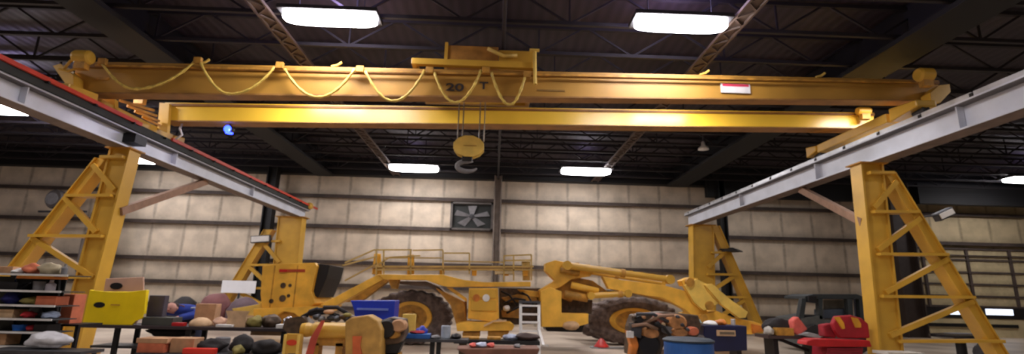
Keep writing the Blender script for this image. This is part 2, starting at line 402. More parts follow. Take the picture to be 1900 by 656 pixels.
# ================================================================== GANTRY COLUMNS
def hsec(mb, a, b, w, d, tf=.05):
    """H section between two points (same depth), flange plates left and right, web between"""
    a, b = Vector(a), Vector(b); hx = Vector((w/2, 0, 0)); dy = Vector((0, d, 0))
    def slab(x0, x1, y0, y1):
        X0, X1 = Vector((x0, 0, 0)), Vector((x1, 0, 0)); A, B = Vector((0, y0, 0)), Vector((0, y1, 0))
        mb.hexa([a+X0+A, a+X1+A, a+X1+B, a+X0+B, b+X0+A, b+X1+A, b+X1+B, b+X0+B])
    slab(-w/2, -w/2+tf, 0, d); slab(w/2-tf, w/2, 0, d); slab(-w/2+tf, w/2-tf, .06, .1)
def to_floor(top, bot):
    d = bot-top; return top + d*((0-top.z)/d.z)
def gantry(Y, top, bot, wtop, leg, legw, horiz, diag, label, brace=None, ztop=None, depth=.42, cap=None, bw=.07):
    T, Bp = at(*top, Y), at(*bot, Y)
    base = to_floor(T, Bp)
    if ztop: T = T + (Bp-T)*((ztop-T.z)/(Bp.z-T.z))
    t = thing('gantry_column', (base.x, Y, 0), label, 'column')
    g = MB(); hsec(g, base, T, wtop, depth); g.build('column', Y1, t)
    g = MB(); g.box(T.x-wtop*.62, T.x+wtop*.62, Y-.08, Y+depth+.08, T.z-.03, T.z); g.build('cap_plate', YD, t)
    g = MB(); g.box(base.x-wtop*.8, base.x+wtop*.8, Y-.12, Y+depth+.12, 0, .03); g.build('base_plate', YD, t)
    LT, LB = at(*leg[0], Y), at(*leg[1], Y); LF = to_floor(LT, LB)
    g = MB(); hsec(g, LF, LT, legw, depth*.85, .035); g.build('raking_leg', Y1, t)
    for (a, b) in horiz:
        g = MB(); A, B = at(*a, Y), at(*b, Y); A.y = B.y = Y+.04; g.bar(A, B, .3, bw); g.build('cross_strut', Y1, t)
    for (a, b) in diag:
        g = MB(); A, B = at(*a, Y), at(*b, Y); A.y = B.y = Y+.03; g.bar(A, B, .12, bw*1.7); g.build('diagonal_strut', Y1, t)
    if brace:
        A, B = brace; g = MB(); g.bar(A, B, .14, .2); g.build('knee_brace', BRN, t)
    return t
YCL, YCR = 12.95, 12.55
ct = at(217, 286, YCL)
gantry(YCL, (219, 287), (168, 480), .52, ((186, 292), (36, 480)), .3,
       [((190, 292), (232, 292)), ((125, 363), (210, 363)), ((58, 437), (193, 438)), ((5, 512), (170, 514))],
       [((172, 305), (212, 352)), ((120, 366), (178, 430)), ((60, 441), (172, 514)), ((-10, 515), (120, 590))],
       'front left yellow gantry column with raking braced leg behind the shelving',
       brace=(at(222, 392, YCL+.2), Vector((XA, at(318, 328, YCL+4.0).y*1.0, ZA0-.02))), ztop=ZA0)
gantry(YCR, (1620, 318), (1655, 650), .6, ((1652, 318), (1858, 650)), .3,
       [((1610, 321), (1655, 321)), ((1618, 393), (1702, 393)), ((1628, 471), (1755, 472)), ((1634, 549), (1804, 551)), ((1665, 632), (1858, 632))],
       [((1664, 336), (1622, 385)), ((1708, 404), (1630, 463)), ((1758, 480), (1644, 542)), ((1806, 558), (1652, 622))],
       'front right yellow gantry column with raking braced leg',
       brace=(at(1602, 412, YCR+.2), Vector((XB, YCR+3.4, ZB0-.02))), ztop=ZB0)
YRL = yendA-1.0; YRR = yendB-1.0
gantry(YRL, (538, 405), (524, 540), 1.15, ((497, 425), (405, 575)), .42,
       [((492, 447), (520, 447)), ((462, 491), (520, 491)), ((432, 534), (515, 534))],
       [((490, 452), (518, 486)), ((462, 494), (500, 530)), ((436, 538), (500, 572))],
       'rear left yellow gantry column with braced leg at the back wall', ztop=ZA0, bw=.1, depth=.6)
gantry(YRR, (1305, 412), (1308, 560), 1.05, ((1328, 418), (1410, 605)), .42,
       [((1320, 468), (1348, 468)), ((1312, 508), (1365, 509)), ((1318, 550), (1384, 551))],
       [((1342, 470), (1314, 495)), ((1362, 512), (1322, 538)), ((1384, 554), (1330, 592))],
       'rear right yellow gantry column with braced leg behind the loader bucket', ztop=ZB0, bw=.1, depth=.6)

# ================================================================== BRIDGE CRANE
YN, YF = 11.7, 14.0
bc = thing('bridge_crane', (0, YN, HC+4.0), 'yellow double girder bridge crane spanning between the two grey runway beams', 'crane')
def girder(Y, L, R_, vL, vR, vbL, vbR, dep, name):
    a0, b0 = at(L, vbL, Y), at(R_, vbR, Y); a1, b1 = at(L, vL, Y), at(R_, vR, Y)
    g = MB()
    def sl(f0, f1, y0, y1):
        A0, A1 = a0.lerp(a1, f0), a0.lerp(a1, f1); B0, B1 = b0.lerp(b1, f0), b0.lerp(b1, f1)
        D0, D1 = Vector((0, y0, 0)), Vector((0, y1, 0))
        g.hexa([A0+D0, B0+D0, B0+D1, A0+D1, A1+D0, B1+D0, B1+D1, A1+D1])
    sl(.05, .82, .02, dep-.02)
    sl(.94, 1, 0, dep)
    o = g.build(name, mat('lit_far_girder_paint', (240, 198, 66), .3, var=.08, scale=1) if Y == YF else mat('dimmed_near_girder_paint', (178, 132, 52), .5, var=.15, scale=1), bc)  # one crane paint: lighting put into colour, far girder lightened, near girder dulled
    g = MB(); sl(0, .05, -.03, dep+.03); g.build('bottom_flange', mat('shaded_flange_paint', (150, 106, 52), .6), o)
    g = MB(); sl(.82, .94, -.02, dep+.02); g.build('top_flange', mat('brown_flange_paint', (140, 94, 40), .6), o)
    g = MB(); u = Vector((0, 0, .0)); yr = dep*.5
    D = Vector((0, yr, 0)); g.bar(a1+D+Vector((0, 0, .03)), b1+D+Vector((0, 0, .03)), .07, .06); g.build('trolley_rail', YD, bc)
    return a0, b0, a1, b1
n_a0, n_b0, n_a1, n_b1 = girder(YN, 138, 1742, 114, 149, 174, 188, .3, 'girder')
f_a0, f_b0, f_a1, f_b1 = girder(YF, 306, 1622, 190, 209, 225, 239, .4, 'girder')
for X, Z1, s in ((XA, ZA1, 1), (XB, ZB1+.07, -1)):
    zt = Z1+.1
    g = MB(); g.box(X-.2, X+.2, YN+.1, 14.6, zt+.06, zt+.30)
    g.build('end_truck', Y1, bc, bevel=.02)
    for y0, y1 in ((10.8, YN-.05), (14.6, 15.1)):
        g = MB(); g.prism([(X-.24, y0, zt+.12), (X-.24, y1, zt+.02), (X-.24, y1, zt+.36), (X-.24, y0, zt+.28)], (.48, 0, 0)); g.build('bumper_housing', Y1, bc, bevel=.03)
    for y in (11.0, 14.8):
        MB().lathe([(.05, -.08), (.17, -.08), (.17, -.05), (.14, -.05), (.14, .05), (.17, .05), (.17, .08), (.05, .08)], (X, y, zt+.07), 'x', 20).build('wheel', GD, bc, smooth=False)
# end brackets & drive motors
for u, v, Y, r in ((155, 106, 11.2, .16), (1716, 139, 11.3, .17), (262, 178, 13.7, .1), (1603, 206, 13.8, .12)):
    c = at(u, v, Y); g = MB(); g.lathe([(.03, -.2), (r*.8, -.2), (r, -.14), (r, .14), (r*.8, .18), (.03, .2)], c, 'x', 20)
    g.build('drive_motor', Y1, bc, smooth=False)
    g = MB(); g.box(c.x-.12, c.x+.12, c.y-.08, c.y+.08, c.z-r-.14, c.z-r*.6); g.build('motor_bracket', YD, bc)
# open platform bars joining the trucks at left, plates at right
for i in range(4):
    g = MB(); g.bar(at(222+i*14, 186+i*10, 12.6+i*.3), at(286+i*5, 205+i*10, 13.6+i*.1), .05, .06); g.build('walkway_bar', YD, bc)
g = MB(); g.ppoly([(163, 170), (190, 170), (213, 184), (213, 200), (196, 196)], 12.2, .12); g.build('gusset', Y1, bc)
g = MB(); g.ppoly([(296, 190), (314, 192), (310, 246), (292, 238)], 13.85, .12); g.build('gusset', Y1, bc)
g = MB(); g.ppoly([(1602, 243), (1668, 202), (1700, 202), (1618, 246)], 13.3, .12); g.build('gusset', Y1, bc)
g = MB(); g.ppoly([(1727, 172), (1742, 158), (1762, 156), (1764, 170), (1745, 190), (1728, 190)], 11.35, .3); g.build('gusset', Y1, bc)
g = MB(); g.ppoly([(98, 122), (112, 118), (136, 140), (136, 158), (122, 156)], 11.35, .3); g.build('gusset', Y1, bc)
g = MB(); g.tube([at(118, 128, 11.2), at(132, 112, 11.2), at(150, 114, 11.2), at(168, 118, 11.4)], .03, 8); g.tube([at(110, 128, 11.2), at(125, 132, 11.2), at(160, 122, 11.3)], .025, 8); g.build('conduit', Y1, bc)
g = MB(); g.bar(n_a1.lerp(n_b1, .0)+Vector((.6, -.12, -.13)), n_b1+Vector((-.4, -.12, -.13)), .035, .05); g.build('festoon_track', YD, bc)
g = MB()
for f_ in (.14, .29, .72, .86):
    p = n_a1.lerp(n_b1, f_); g.tube([p+Vector((-.12, .1, .06)), p+Vector((.02, .1, .1)), p+Vector((.12, .1, .18))], .03)
g.build('cable_guide', Y3, bc)
# painted figures and plates on the near girder
def text(s, u0, u1, v0, v1, Y, m, parent, name='painted_lettering', ext=.004):
    cu = bpy.data.curves.new(name, 'FONT'); cu.body = s; cu.extrude = ext; cu.offset = .025
    o = bpy.data.objects.new(name, cu); C.collection.objects.link(o); bpy.context.view_layer.update()
    dg_ = bpy.context.evaluated_depsgraph_get(); me = bpy.data.meshes.new_from_object(o.evaluated_get(dg_)); bpy.data.objects.remove(o)
    xs = [v.co.x for v in me.vertices]; ys = [v.co.y for v in me.vertices]
    A, B = at(u0, v1, Y), at(u1, v0, Y)
    W = Vector(parent['_w'])
    for v in me.vertices:
        fx = (v.co.x-min(xs))/(max(xs)-min(xs)); fy = (v.co.y-min(ys))/(max(ys)-min(ys))
        z = v.co.z
        v.co = Vector((A.x+(B.x-A.x)*fx, Y-z, A.z+(B.z-A.z)*fy)) - W
    me.materials.append(m); o = bpy.data.objects.new(name, me); C.collection.objects.link(o); o.parent = parent; o['_w'] = tuple(W); return o
text('20', 827, 861, 155, 168, YN+.0, BUL, bc); text('T', 889, 906, 152, 165, YN+.0, BUL, bc)
g = MB(); g.rect(996, 1048, 166, 169, YN+.005, .02); g.build('faded_stencil', mat('faded_stencil', (130, 96, 40), .7), bc)
g = MB(); g.rect(1338, 1392, 155, 172, YN-.02, .03); pl = g.build('rating_plate', WHT, bc); pl['label'] = 'white plate with a red band along its top'
g = MB(); g.rect(1341, 1389, 155.5, 160, YN-.027, .01); g.build('red_band', mat('red_band', (214, 60, 90), .5), pl)
g = MB(); g.rect(180, 200, 143, 148, YN+.0, .03); g.build('vent_slot', YD, bc)
# stray hook chain at the left, and small bolts
# ---------------- festoon
fc = thing('festoon_cable', at(580, 118, YN-.15), 'yellow festoon cable hanging in six loops along the near crane girder', 'cable')
loops = [(190, 118, 252, 165, 362, 114), (372, 116, 425, 174, 510, 124), (528, 128, 590, 180, 658, 128), (678, 132, 730, 187, 788, 130), (806, 135, 845, 190, 893, 130), (912, 135, 945, 194, 975, 140)]
FYY = YN-.17
for (u0, v0, um, vm, u1, v1) in loops:
    pts = []
    for i in range(25):
        t = i/24; u = u0+(u1-u0)*t
        # catenary-like: parabola through the low point
        tm = (um-u0)/(u1-u0); e = 2.0
        q = ((t/tm-1) if t < tm else (t-tm)/(1-tm)); top = v0+(v1-v0)*t
        s_ = 1-abs(q)**e; v = top+(vm-(v0+(v1-v0)*tm))*s_
        pts.append(at(u, v, FYY))
    g = MB(); g.tube(pts, [.028+.012*(i % 3 == 0) for i in range(25)], 6); g.build('cable_loop', CABLE, fc, smooth=True)
for u, v in ((190, 115), (367, 113), (519, 122), (668, 129), (797, 131), (902, 131), (978, 139)):
    c = at(u, v, FYY); g = MB(); g.box(c.x-.09, c.x+.09, c.y-.04, c.y+.05, c.z-.07, c.z+.09); g.build('cable_trolley', YD, fc, bevel=.01)
# ---------------- hoist trolley
hz = n_a1.lerp(n_b1, .45).z+.07
ht = thing('hoist_trolley', at(880, 125, YN), 'yellow hoist trolley with two open boxes riding on top of the crane girders', 'hoist')
a, b = at(762, 126, YN-.1), at(995, 126, YN-.1); zt = at(880, 111, YN-.1).z; zb = hz+.0
g = MB(); g.box(a.x, b.x, YN-.1, YN+.05, zb, zt); g.box(a.x, b.x, YF+.2, YF+.35, zb, zt); g.box(a.x, a.x+.12, YN+.05, YF+.2, zb, zt); g.box(b.x-.12, b.x, YN+.05, YF+.2, zb, zt)
g.build('frame', Y1, ht, bevel=.01)
p0, p1 = at(828, 111, YN+.3), at(925, 87, YN+.3); YB = mat('hoist_case_paint', (178, 124, 48), .6, var=.3, scale=3)
g = MB(); g.box(p0.x, p1.x, YN+.3, YN+1.4, zt-.02, p1.z); g.build('motor_case', YB, ht, bevel=.015)
g = MB(); g.box(p0.x-.05, p0.x+.03, YN+.26, YN+1.45, zt-.02, p1.z+.06); g.build('end_flange', Y1, ht)
p0, p1 = at(925, 113, YN+.3), at(990, 95, YN+.3)
g = MB(); g.box(p0.x, p1.x, YN+.3, YN+1.3, zt-.02, p1.z); g.build('gear_case', Y1, ht, bevel=.015)
g = MB(); g.tube([at(905, 90, YN+.2), at(922, 98, YN+.2), at(935, 104, YN+.2), at(960, 103, YN+.2)], .05, 8); g.build('hose', Y3, ht, smooth=True)
g = MB(); g.tube([at(992, 94, YN-.14), at(993, 156, YN-.22)], .045, 8); g.box(at(985, 0, YN).x-.02, at(1001, 0, YN).x*1.0, YN-.2, YN-.12, at(990, 97, YN).z-.05, at(990, 97, YN).z); g.build('cable_mast', Y3, ht)
YH = 12.75
hc_ = at(872, 200, YH); 
MB().lathe([(.05, -.55), (.24, -.55), (.24, -.5), (.2, -.5), (.2, .5), (.24, .5), (.24, .55), (.05, .55)], (at(873, 150, YH).x, YH, zb+.1), 'x', 20).build('rope_drum', GD, ht)
# ---------------- hook block and ropes
hb = thing('hook_block', at(871, 306, YH), 'yellow round hook block with a dark steel hook hanging on wire ropes', 'hook')
cen = at(870, 273, YH); rr = at(899, 273, YH).x-cen.x; rzz = cen.z-at(870, 293, YH).z
for y_ in (-.14, .1):
    g = MB(); pts = [(cen.x+math.cos(PI/12+i*PI/6)*rr*1.0, YH+y_, cen.z+math.sin(PI/12+i*PI/6)*rzz*1.0) for i in range(12)]
    g.prism(pts, (0, .05, 0)); g.build('cheek_plate', Y3, hb, bevel=.01)
for sx in (-.5, .5):
    MB().lathe([(.04, -.07), (rr*.42, -.07), (rr*.38, 0), (rr*.42, .07), (.04, .07)], (cen.x+sx*rr*.75, YH, cen.z+.03), 'y', 20).build('sheave', GD, hb)
g = MB(); g.rect(860, 884, 269, 270.5, YH-.15, .01); g.build('warning_mark', YD, hb)
g = MB(); g.box(cen.x-.16, cen.x+.1, YH-.09, YH+.09, cen.z-rzz-.1, cen.z-rzz+.04); g.build('swivel', BK, hb, bevel=.02)
g = MB(); hk = []
hc0 = Vector((cen.x-.02, YH, cen.z-rzz-.22))
for i in range(15):
    t = math.radians(70+ i*(270/14)); hk.append(hc0+Vector((math.cos(t)*.26, 0, math.sin(t)*.13)))
hk = [Vector((cen.x-.02, YH, cen.z-rzz-.02))]+hk
g.tube(hk, [.06]+[.065]*10+[.06, .055, .045, .035, .02], 10); g.build('hook', GRY, hb, smooth=True)
wr = thing('wire_rope', at(872, 200, YH), 'wire ropes running from the hoist trolley down to the yellow hook block', 'rope')
for u in (848, 857, 890, 899):
    A = at(u+ (1 if u < 870 else -1), 257, YH); g = MB(); g.tube([(A.x, YH, A.z-.08), (A.x, YH, zb+.1)], .017, 6); g.build('rope_fall', WIRE, wr)
# ---------------- small hung things
bs = thing('spot_lamp', at(426, 240, YF+.2), 'small blue warning spot lamp glowing under the far crane girder', 'lamp')
c = at(426, 241, YF+.2)
MB().lathe([(.03, 0), (.11, .0), (.13, .12), (.05, .2)], (c.x, c.y, c.z-.08), 'z', 16).build('housing', BK, bs)
MB().lathe([(.02, 0), (.1, 0), (.1, .02), (.02, .03)], (c.x, c.y, c.z-.1), 'z', 16).build('lens', BLUEL, bs)
MB().lathe([(.02, 0), (.1, 0), (.1, .02), (.02, .03)], (c.x, c.y-.13, c.z-.0), 'y', 16).build('lens', BLUEL, bs)
g = MB(); g.tube([(c.x, c.y, c.z+.1), (c.x, c.y, f_a0.z+.05)], .02); g.build('bracket', BK, bs)
bl = bpy.data.lights.new('blue_glow', 'POINT'); bl.energy = 6; bl.color = (.1, .15, 1); bo = bpy.data.objects.new('blue_glow', bl); bo.location = (c.x, c.y-.25, c.z+.0); C.collection.objects.link(bo)
c = at(336, 232, 14.4); g = MB(); g.tube([at(340, 224, 14.2), at(334, 238, 14.2), at(338, 250, 14.2), at(326, 258, 14.2)], .03, 8)
tag(g.build('hanging_chain', ALU, smooth=True), 'short grey chain hanging below the left end of the far girder', 'chain')
c = at(1305, 272, 20); pl = thing('pendant_lamp', c, 'small unlit white pendant lamp hanging from the roof right of the hook', 'lamp')
MB().lathe([(.22, -.12), (.2, -.05), (.09, .05), (.06, .2), (.02, .24)], c, 'z', 20).build('lamp_shade', WHT, pl, smooth=True)
MB().tube([(c.x, c.y, c.z+.2), (c.x, c.y, CEIL)], .012, 6).build('cord', GRY, pl)
# floodlights
def flood(u, v, Y, w, h, tilt, m, label, cat='floodlight'):
    c = at(u, v, Y); t = thing('floodlight', c, label, cat)
    g = MB(); R_ = Matrix.Rotation(tilt, 4, 'Y')
    pts = [Vector(q) for q in ((-w/2, -.08, -h/2), (w/2, -.08, -h/2), (w/2, .12, -h/2), (-w/2, .12, -h/2), (-w/2, -.08, h/2), (w/2, -.08, h/2), (w/2, .12, h/2), (-w/2, .12, h/2))]
    g.hexa([R_ @ q + c for q in pts]); g.build('housing', GD, t, bevel=.02)
    g = MB(); pts = [Vector(q) for q in ((-w/2+.04, -.1, -h/2+.04), (w/2-.04, -.1, -h/2+.04), (w/2-.04, -.08, -h/2+.04), (-w/2+.04, -.08, -h/2+.04), (-w/2+.04, -.1, h/2-.04), (w/2-.04, -.1, h/2-.04), (w/2-.04, -.08, h/2-.04), (-w/2+.04, -.08, h/2-.04))]
    g.hexa([R_ @ q + c for q in pts]); g.build('lens', m, t)
    return t, c
t_, c = flood(1752, 397, 13.2, .5, .22, math.radians(-24), WHT, 'white square floodlight fixed beside the front right raking leg')
g = MB(); g.tube([c, at(1712, 402, 13.0)], .02); g.build('bracket', GD, t_)
t_, c = flood(484, 443, YRL-.2, .9, .34, math.radians(-5), WHT, 'dark floodlight with white lens on the rear left column')
g = MB(); g.tube([c, at(505, 450, YRL)], .03); g.build('bracket', GD, t_)
c = at(1358, 462, YRR-.1); t_ = thing('floodlight', c, 'black shaded floodlight on the rear right raking leg', 'floodlight')
MB().lathe([(.55, -.0), (.5, .06), (.1, .2)], (c.x, c.y, c.z-.12), 'z', 4).build('lamp_shade', BK, t_)
MB().tube([(c.x, c.y, c.z), at(1335, 462, YRR)], .04).build('bracket', BK, t_)
# round wall fan on the left
c = at(98, 368, YW-2.2); t_ = thing('wall_fan', c, 'round grey wall fan in front of the back wall behind the left raking leg', 'fan')
MB().lathe([(.02, 0), (.38, 0), (.42, .08), (.42, .3), (.3, .4), (.02, .42)], c, 'y', 24, sz=1.15).build('fan_head', mat('fan_dark_cage', (80, 74, 72), .6), t_)
MB().lathe([(.1, 0), (.3, 0), (.3, .02), (.1, .03)], (c.x-.05, c.y-.02, c.z), 'y', 20).build('fan_cover', GRY, t_)
MB().bar(at(72, 392, YW-2.0), at(160, 392, YW-2.0), .1, .09).build('bracket', GD, t_)
g = MB(); g.tube([at(104, 368, YW-1.9), at(140, 352, YW-1.8), at(180, 352, YW-1.7)], .06); g.build('arm', GD, t_)
# left column clutter: grey duct along building column
_c = at(160, 520, YW-2.6); g = MB(); g.lathe([(.3, 0), (.3, _c.z), (.5, _c.z+.5), (.5, _c.z+2.0), (.34, _c.z+2.3), (.34, _c.z+3.2), (.2, _c.z+3.3)], (_c.x, _c.y, 0), 'z', 16)
tag(g.build('dust_collector', mat('dusty_grey_sheet', (120, 110, 104), .7, var=.3), smooth=False), 'grey sheet-metal duct standing behind the left raking leg', 'duct')
# white sign board at left rear
_p = at(442, 543, YRL-.3); nb = thing('notice_board', (_p.x, _p.y, 0), 'white rectangular board on a dark stand beside the rear left braced leg', 'board')
g = MB(); g.rect(411, 474, 520, 543, YRL-.3, .04); g.build('panel', mat('white_board', (232, 232, 236), .4, var=.05, emit=(230, 232, 240), strength=.12), nb)  # faint emission added to lighten the board, no lamp in it
g = MB(); g.box(_p.x-.04, _p.x+.04, _p.y+.04, _p.y+.1, 0, _p.z+.1); g.box(_p.x-.4, _p.x+.4, _p.y-.2, _p.y+.3, 0, .04); g.build('stand', GD, nb)

# ================================================================== YELLOW ARTICULATED MACHINE
YM = 16.2
mc = thing('mining_loader', (at(900, 620, YM).x, YM+1, 0), 'large yellow articulated mining loader with two big tires parked along the back of the shop', 'loader')
def wheel(u, vc, rx, rz, Yf, thick, rimx, rimz, m=TIRE):
    c = at(u, vc, Yf); sx = at(u+rx, vc, Yf).x-c.x; sz = c.z
    n = 96
    def lug(k, r, h): return (.0 if r < .93 else (.03 if (k//2) % 2 == 0 else -.018))
    prof = [(.52, .02), (.60, -.04), (.78, -.06), (.93, -.01), (.985, .07), (.985, thick-.07), (.93, thick+.01), (.78, thick+.04), (.55, thick-.02)]
    g = MB(); g.lathe(prof, (c.x, Yf, c.z), 'y', n, sx, sz, lug)
    t = g.build('tire', m, mc, smooth=False)
    kx = rimx/rx; kz = rimz/rz
    g = MB(); g.lathe([(1.2, -.03), (1.24, .0), (1.1, .03), (1.0, .14), (.52, .2), (.5, .02), (.42, -.02), (.02, -.03)], (c.x, Yf, c.z), 'y', 40, sx*kx, sz*kz)
    r = g.build('rim', Y2, mc)
    g = MB(); g.lathe([(.95, -.035), (.95, .01), (.5, .012), (.46, -.04), (.4, -.1), (.02, -.1)], (c.x, Yf, c.z), 'y', 32, sx*kx, sz*kz); g.build('hub', YD, r)
    for i in range(10):
        a = i*2*PI/10; g = MB(); g.lathe([(.02, -.03), (.05, -.03), (.05, .06)], (c.x+math.cos(a)*.75*sx*kx, Yf+.1, c.z+math.sin(a)*.75*sz*kz), 'y', 6); g.build('wheel_nut', GD, r)
    return c, sx
YWL = atz(762, 640, 0).y; YWR = atz(1178, 641, 0).y
wheel(762, 588, 76, 52, YWL, .75, 32, 25)
wheel(1178, 595, 88, 46, YWR, .75, 38, 20)
wheel(740, 588, 76, 52, YWL+2.4, .7, 32, 25)
wheel(1150, 595, 88, 46, YWL+3.0, .7, 38, 20)
def mp(name, px, Y, t, m=Y2, bevel=.015, parent=None):
    g = MB(); g.ppoly(px, Y, t); return g.build(name, m, parent or mc, bevel=bevel)
# rear engine body at left
mp('engine_cover', [(487, 493), (508, 489), (584, 487), (588, 492), (578, 540), (585, 562), (570, 572), (486, 572), (483, 545)], YM+.3, 2.0)
e = mp('radiator_panel', [(586, 488), (612, 491), (606, 515), (590, 552), (576, 543)], YM+.5, 1.6, BK)
mp('badge_strip', [(518, 499), (566, 499), (566, 504), (518, 504)], YM+.27, .02, mat('red_brown_decal', (176, 62, 30), .6))
g = MB(); g.rect(518, 532, 499, 504, YM+.25, .02); g.build('badge', REDP, mc)
for u, v, r in ((525, 529, 5), (538, 529, 3), (524, 553, 6), (503, 558, 4), (535, 548, 3)):
    c = at(u, v, YM+.28); MB().lathe([(.01, 0), (r*.017, 0), (r*.017, .03)], c, 'y', 14).build('cover_port', CLTR, mc)
for u in (505, 548):
    g = MB(); g.rect(u-.8, u+.8, 492, 570, YM+.28, .02); g.build('panel_seam', YD, mc)
mp('rear_bumper', [(470, 572), (585, 568), (612, 566), (600, 578), (556, 588), (545, 580), (525, 577), (505, 590), (470, 585)], YM+.1, 1.4, Y2)
mp('rear_hitch', [(500, 578), (560, 578), (552, 600), (510, 600)], YM+.3, 1.2, YD)
mp('belly_plate', [(430, 572), (490, 562), (495, 585), (440, 588)], YM+.4, .8, Y3)
# sloping and upper frame
mp('sloping_frame', [(592, 566), (700, 509), (712, 512), (712, 517), (624, 566)], YM, .35)
mp('inner_sloping_frame', [(640, 560), (712, 516), (722, 520), (668, 560)], YM+.8, .3, YD)
mp('upper_frame', [(700, 508), (756, 509), (822, 509), (862, 519), (900, 523), (985, 522), (985, 531), (830, 532), (812, 527), (790, 519), (712, 518)], YM-.05, .4)
mp('upper_frame', [(700, 510), (756, 511), (822, 511), (862, 520), (900, 524), (985, 524), (985, 530), (830, 530), (790, 519), (712, 518)], YM+2.0, .3, YD)
mp('fender_bracket', [(720, 518), (740, 518), (736, 535), (726, 535)], YM+.1, .3, YD)
mp('mud_guard', [(740, 521), (790, 521), (815, 532), (828, 545), (815, 545), (795, 531), (742, 527)], YM+.35, .9, mat('grey_machine_case', (112, 98, 88), .6, var=.3))
mp('frame_rib', [(808, 533), (862, 560), (866, 600), (846, 600), (836, 566)], YM+.25, .5, YD)
mp('frame_brace', [(828, 533), (838, 533), (866, 553), (866, 560)], YM+.1, .1, Y2)
# central cabinet
cb = mp('side_cabinet', [(870, 534), (924, 534), (926, 590), (913, 597), (868, 590)], YM-.2, .9, Y2)
g = MB(); g.rect(872, 921, 537, 552, YM-.23, .03); g.rect(874, 921, 556, 576, YM-.23, .03); g.build('cabinet_panel', Y1, cb, bevel=.01)
for u in (884, 902): MB().lathe([(.01, 0), (.11, 0), (.11, .04)], at(u, 552, YM-.25), 'y', 16).build('lamp', OR if u < 890 else WHT, cb)
mp('step_box', [(846, 600), (862, 597), (948, 598), (955, 604), (950, 613), (848, 614)], YM-.5, .9, Y2)
mp('step_plate', [(858, 616), (890, 616), (890, 625), (858, 625)], YM-.4, .7, YD)
mp('step_plate', [(905, 614), (945, 614), (938, 626), (905, 626)], YM-.4, .7, YD)
g = MB(); g.bar(at(898, 604, YM-.55), at(916, 595, YM-.55), .06, .05); g.bar(at(916, 595, YM-.55), at(940, 594, YM-.55), .06, .05); g.build('grab_bar', TAN, mc)
# driveline clutter between cabinet and boom tower
mp('transmission_case', [(926, 534), (1003, 534), (1003, 600), (955, 602), (926, 590)], YM+.8, .9, CLTR)
for (px, m) in (([(930, 552), (962, 545), (996, 552), (1000, 560), (940, 560)], YD), ([(960, 536), (1000, 540), (1003, 552), (975, 548)], Y2), ([(930, 575), (965, 572), (968, 590), (932, 588)], YD), ([(855, 560), (866, 558), (866, 588), (852, 590)], BRN)):
    mp('hose_bracket', px, YM+.5, .25, m)
for (u0, v0, u1, v1) in ((930, 540, 960, 566), (935, 562, 975, 556), (940, 580, 985, 570), (968, 542, 990, 566)):
    A, B = at(u0, v0, YM+.45), at(u1, v1, YM+.45); g = MB(); g.tube([A, (A+B)/2+Vector((0, -.1, .1)), B], .03, 8); g.build('hydraulic_hose', BKR, mc, smooth=True)
MB().blob(at(940, 571, YM+.35), .12, .1, .09, .1).build('filter', WHT, mc, smooth=True)
# boom tower
mp('boom_tower', [(1003, 540), (1020, 532), (1042, 540), (1042, 580), (1092, 581), (1092, 600), (1068, 606), (1005, 606)], YM-.1, 1.2, Y2)
mp('tower_bracket', [(1012, 488), (1030, 482), (1060, 488), (1112, 498), (1095, 512), (1060, 518), (1040, 532), (1008, 545), (1000, 538), (1030, 520), (1012, 502)], YM+.1, .5, Y2)
mp('tower_bracket', [(1030, 515), (1060, 512), (1100, 520), (1128, 540), (1100, 548), (1070, 545), (1060, 560), (1030, 548)], YM+.3, .5, YD)
mp('engine_block', [(1026, 552), (1100, 556), (1098, 582), (1030, 582)], YM+.6, 1.0, CLTR)
mp('lower_guard', [(1010, 604), (1085, 600), (1080, 616), (1015, 614)], YM+.3, 1.0, BK)
MB().blob(at(1060, 603, YM-.05), .28, .2, .14, .08).build('axle_cap', TAN, mc, smooth=True)
for (u0, v0, u1, v1, r, m) in ((1060, 528, 1110, 540, .1, Y2), (1048, 545, 1090, 553, .12, YD), (1040, 500, 1075, 506, .09, YD)):
    g = MB(); g.tube([at(u0, v0, YM), at(u1, v1, YM)], r, 14); g.build('pump', m, mc, smooth=True)
def cyl(u0, v0, u1, v1, r, Y, frac=.62):
    A, B = at(u0, v0, Y), at(u1, v1, Y); Mx = A.lerp(B, frac)
    g = MB(); g.tube([A, Mx], r, 18); o = g.build('cylinder_barrel', Y1, mc, smooth=False)
    g = MB(); g.tube([Mx, B], r*.86, 14); g.build('cylinder_rod', Y1, mc)
    g = MB(); g.tube([Mx-(B-A).normalized()*.08, Mx+(B-A).normalized()*.05], r*1.2, 18); g.build('gland', YD, mc)
    for P_ in (A, B): MB().lathe([(.02, -r*1.1), (r*1.3, -r*1.1), (r*1.3, r*1.1), (.02, r*1.1)], P_, 'y', 16).build('clevis', Y1, mc)
cyl(1052, 492, 1242, 518, .11, YM-.1, .55)
cyl(1060, 500, 1230, 526, .06, YM+.9, .5)
cyl(1096, 548, 1165, 544, .09, YM-.1, .8)
g = MB()
for i in range(9):
    p = at(1070+i*20, 490+i*2.9, YM-.05); g.box(p.x-.07, p.x+.07, YM-.1, YM+.05, p.z-.05, p.z+.05)
g.build('hose_clamp', YD, mc)
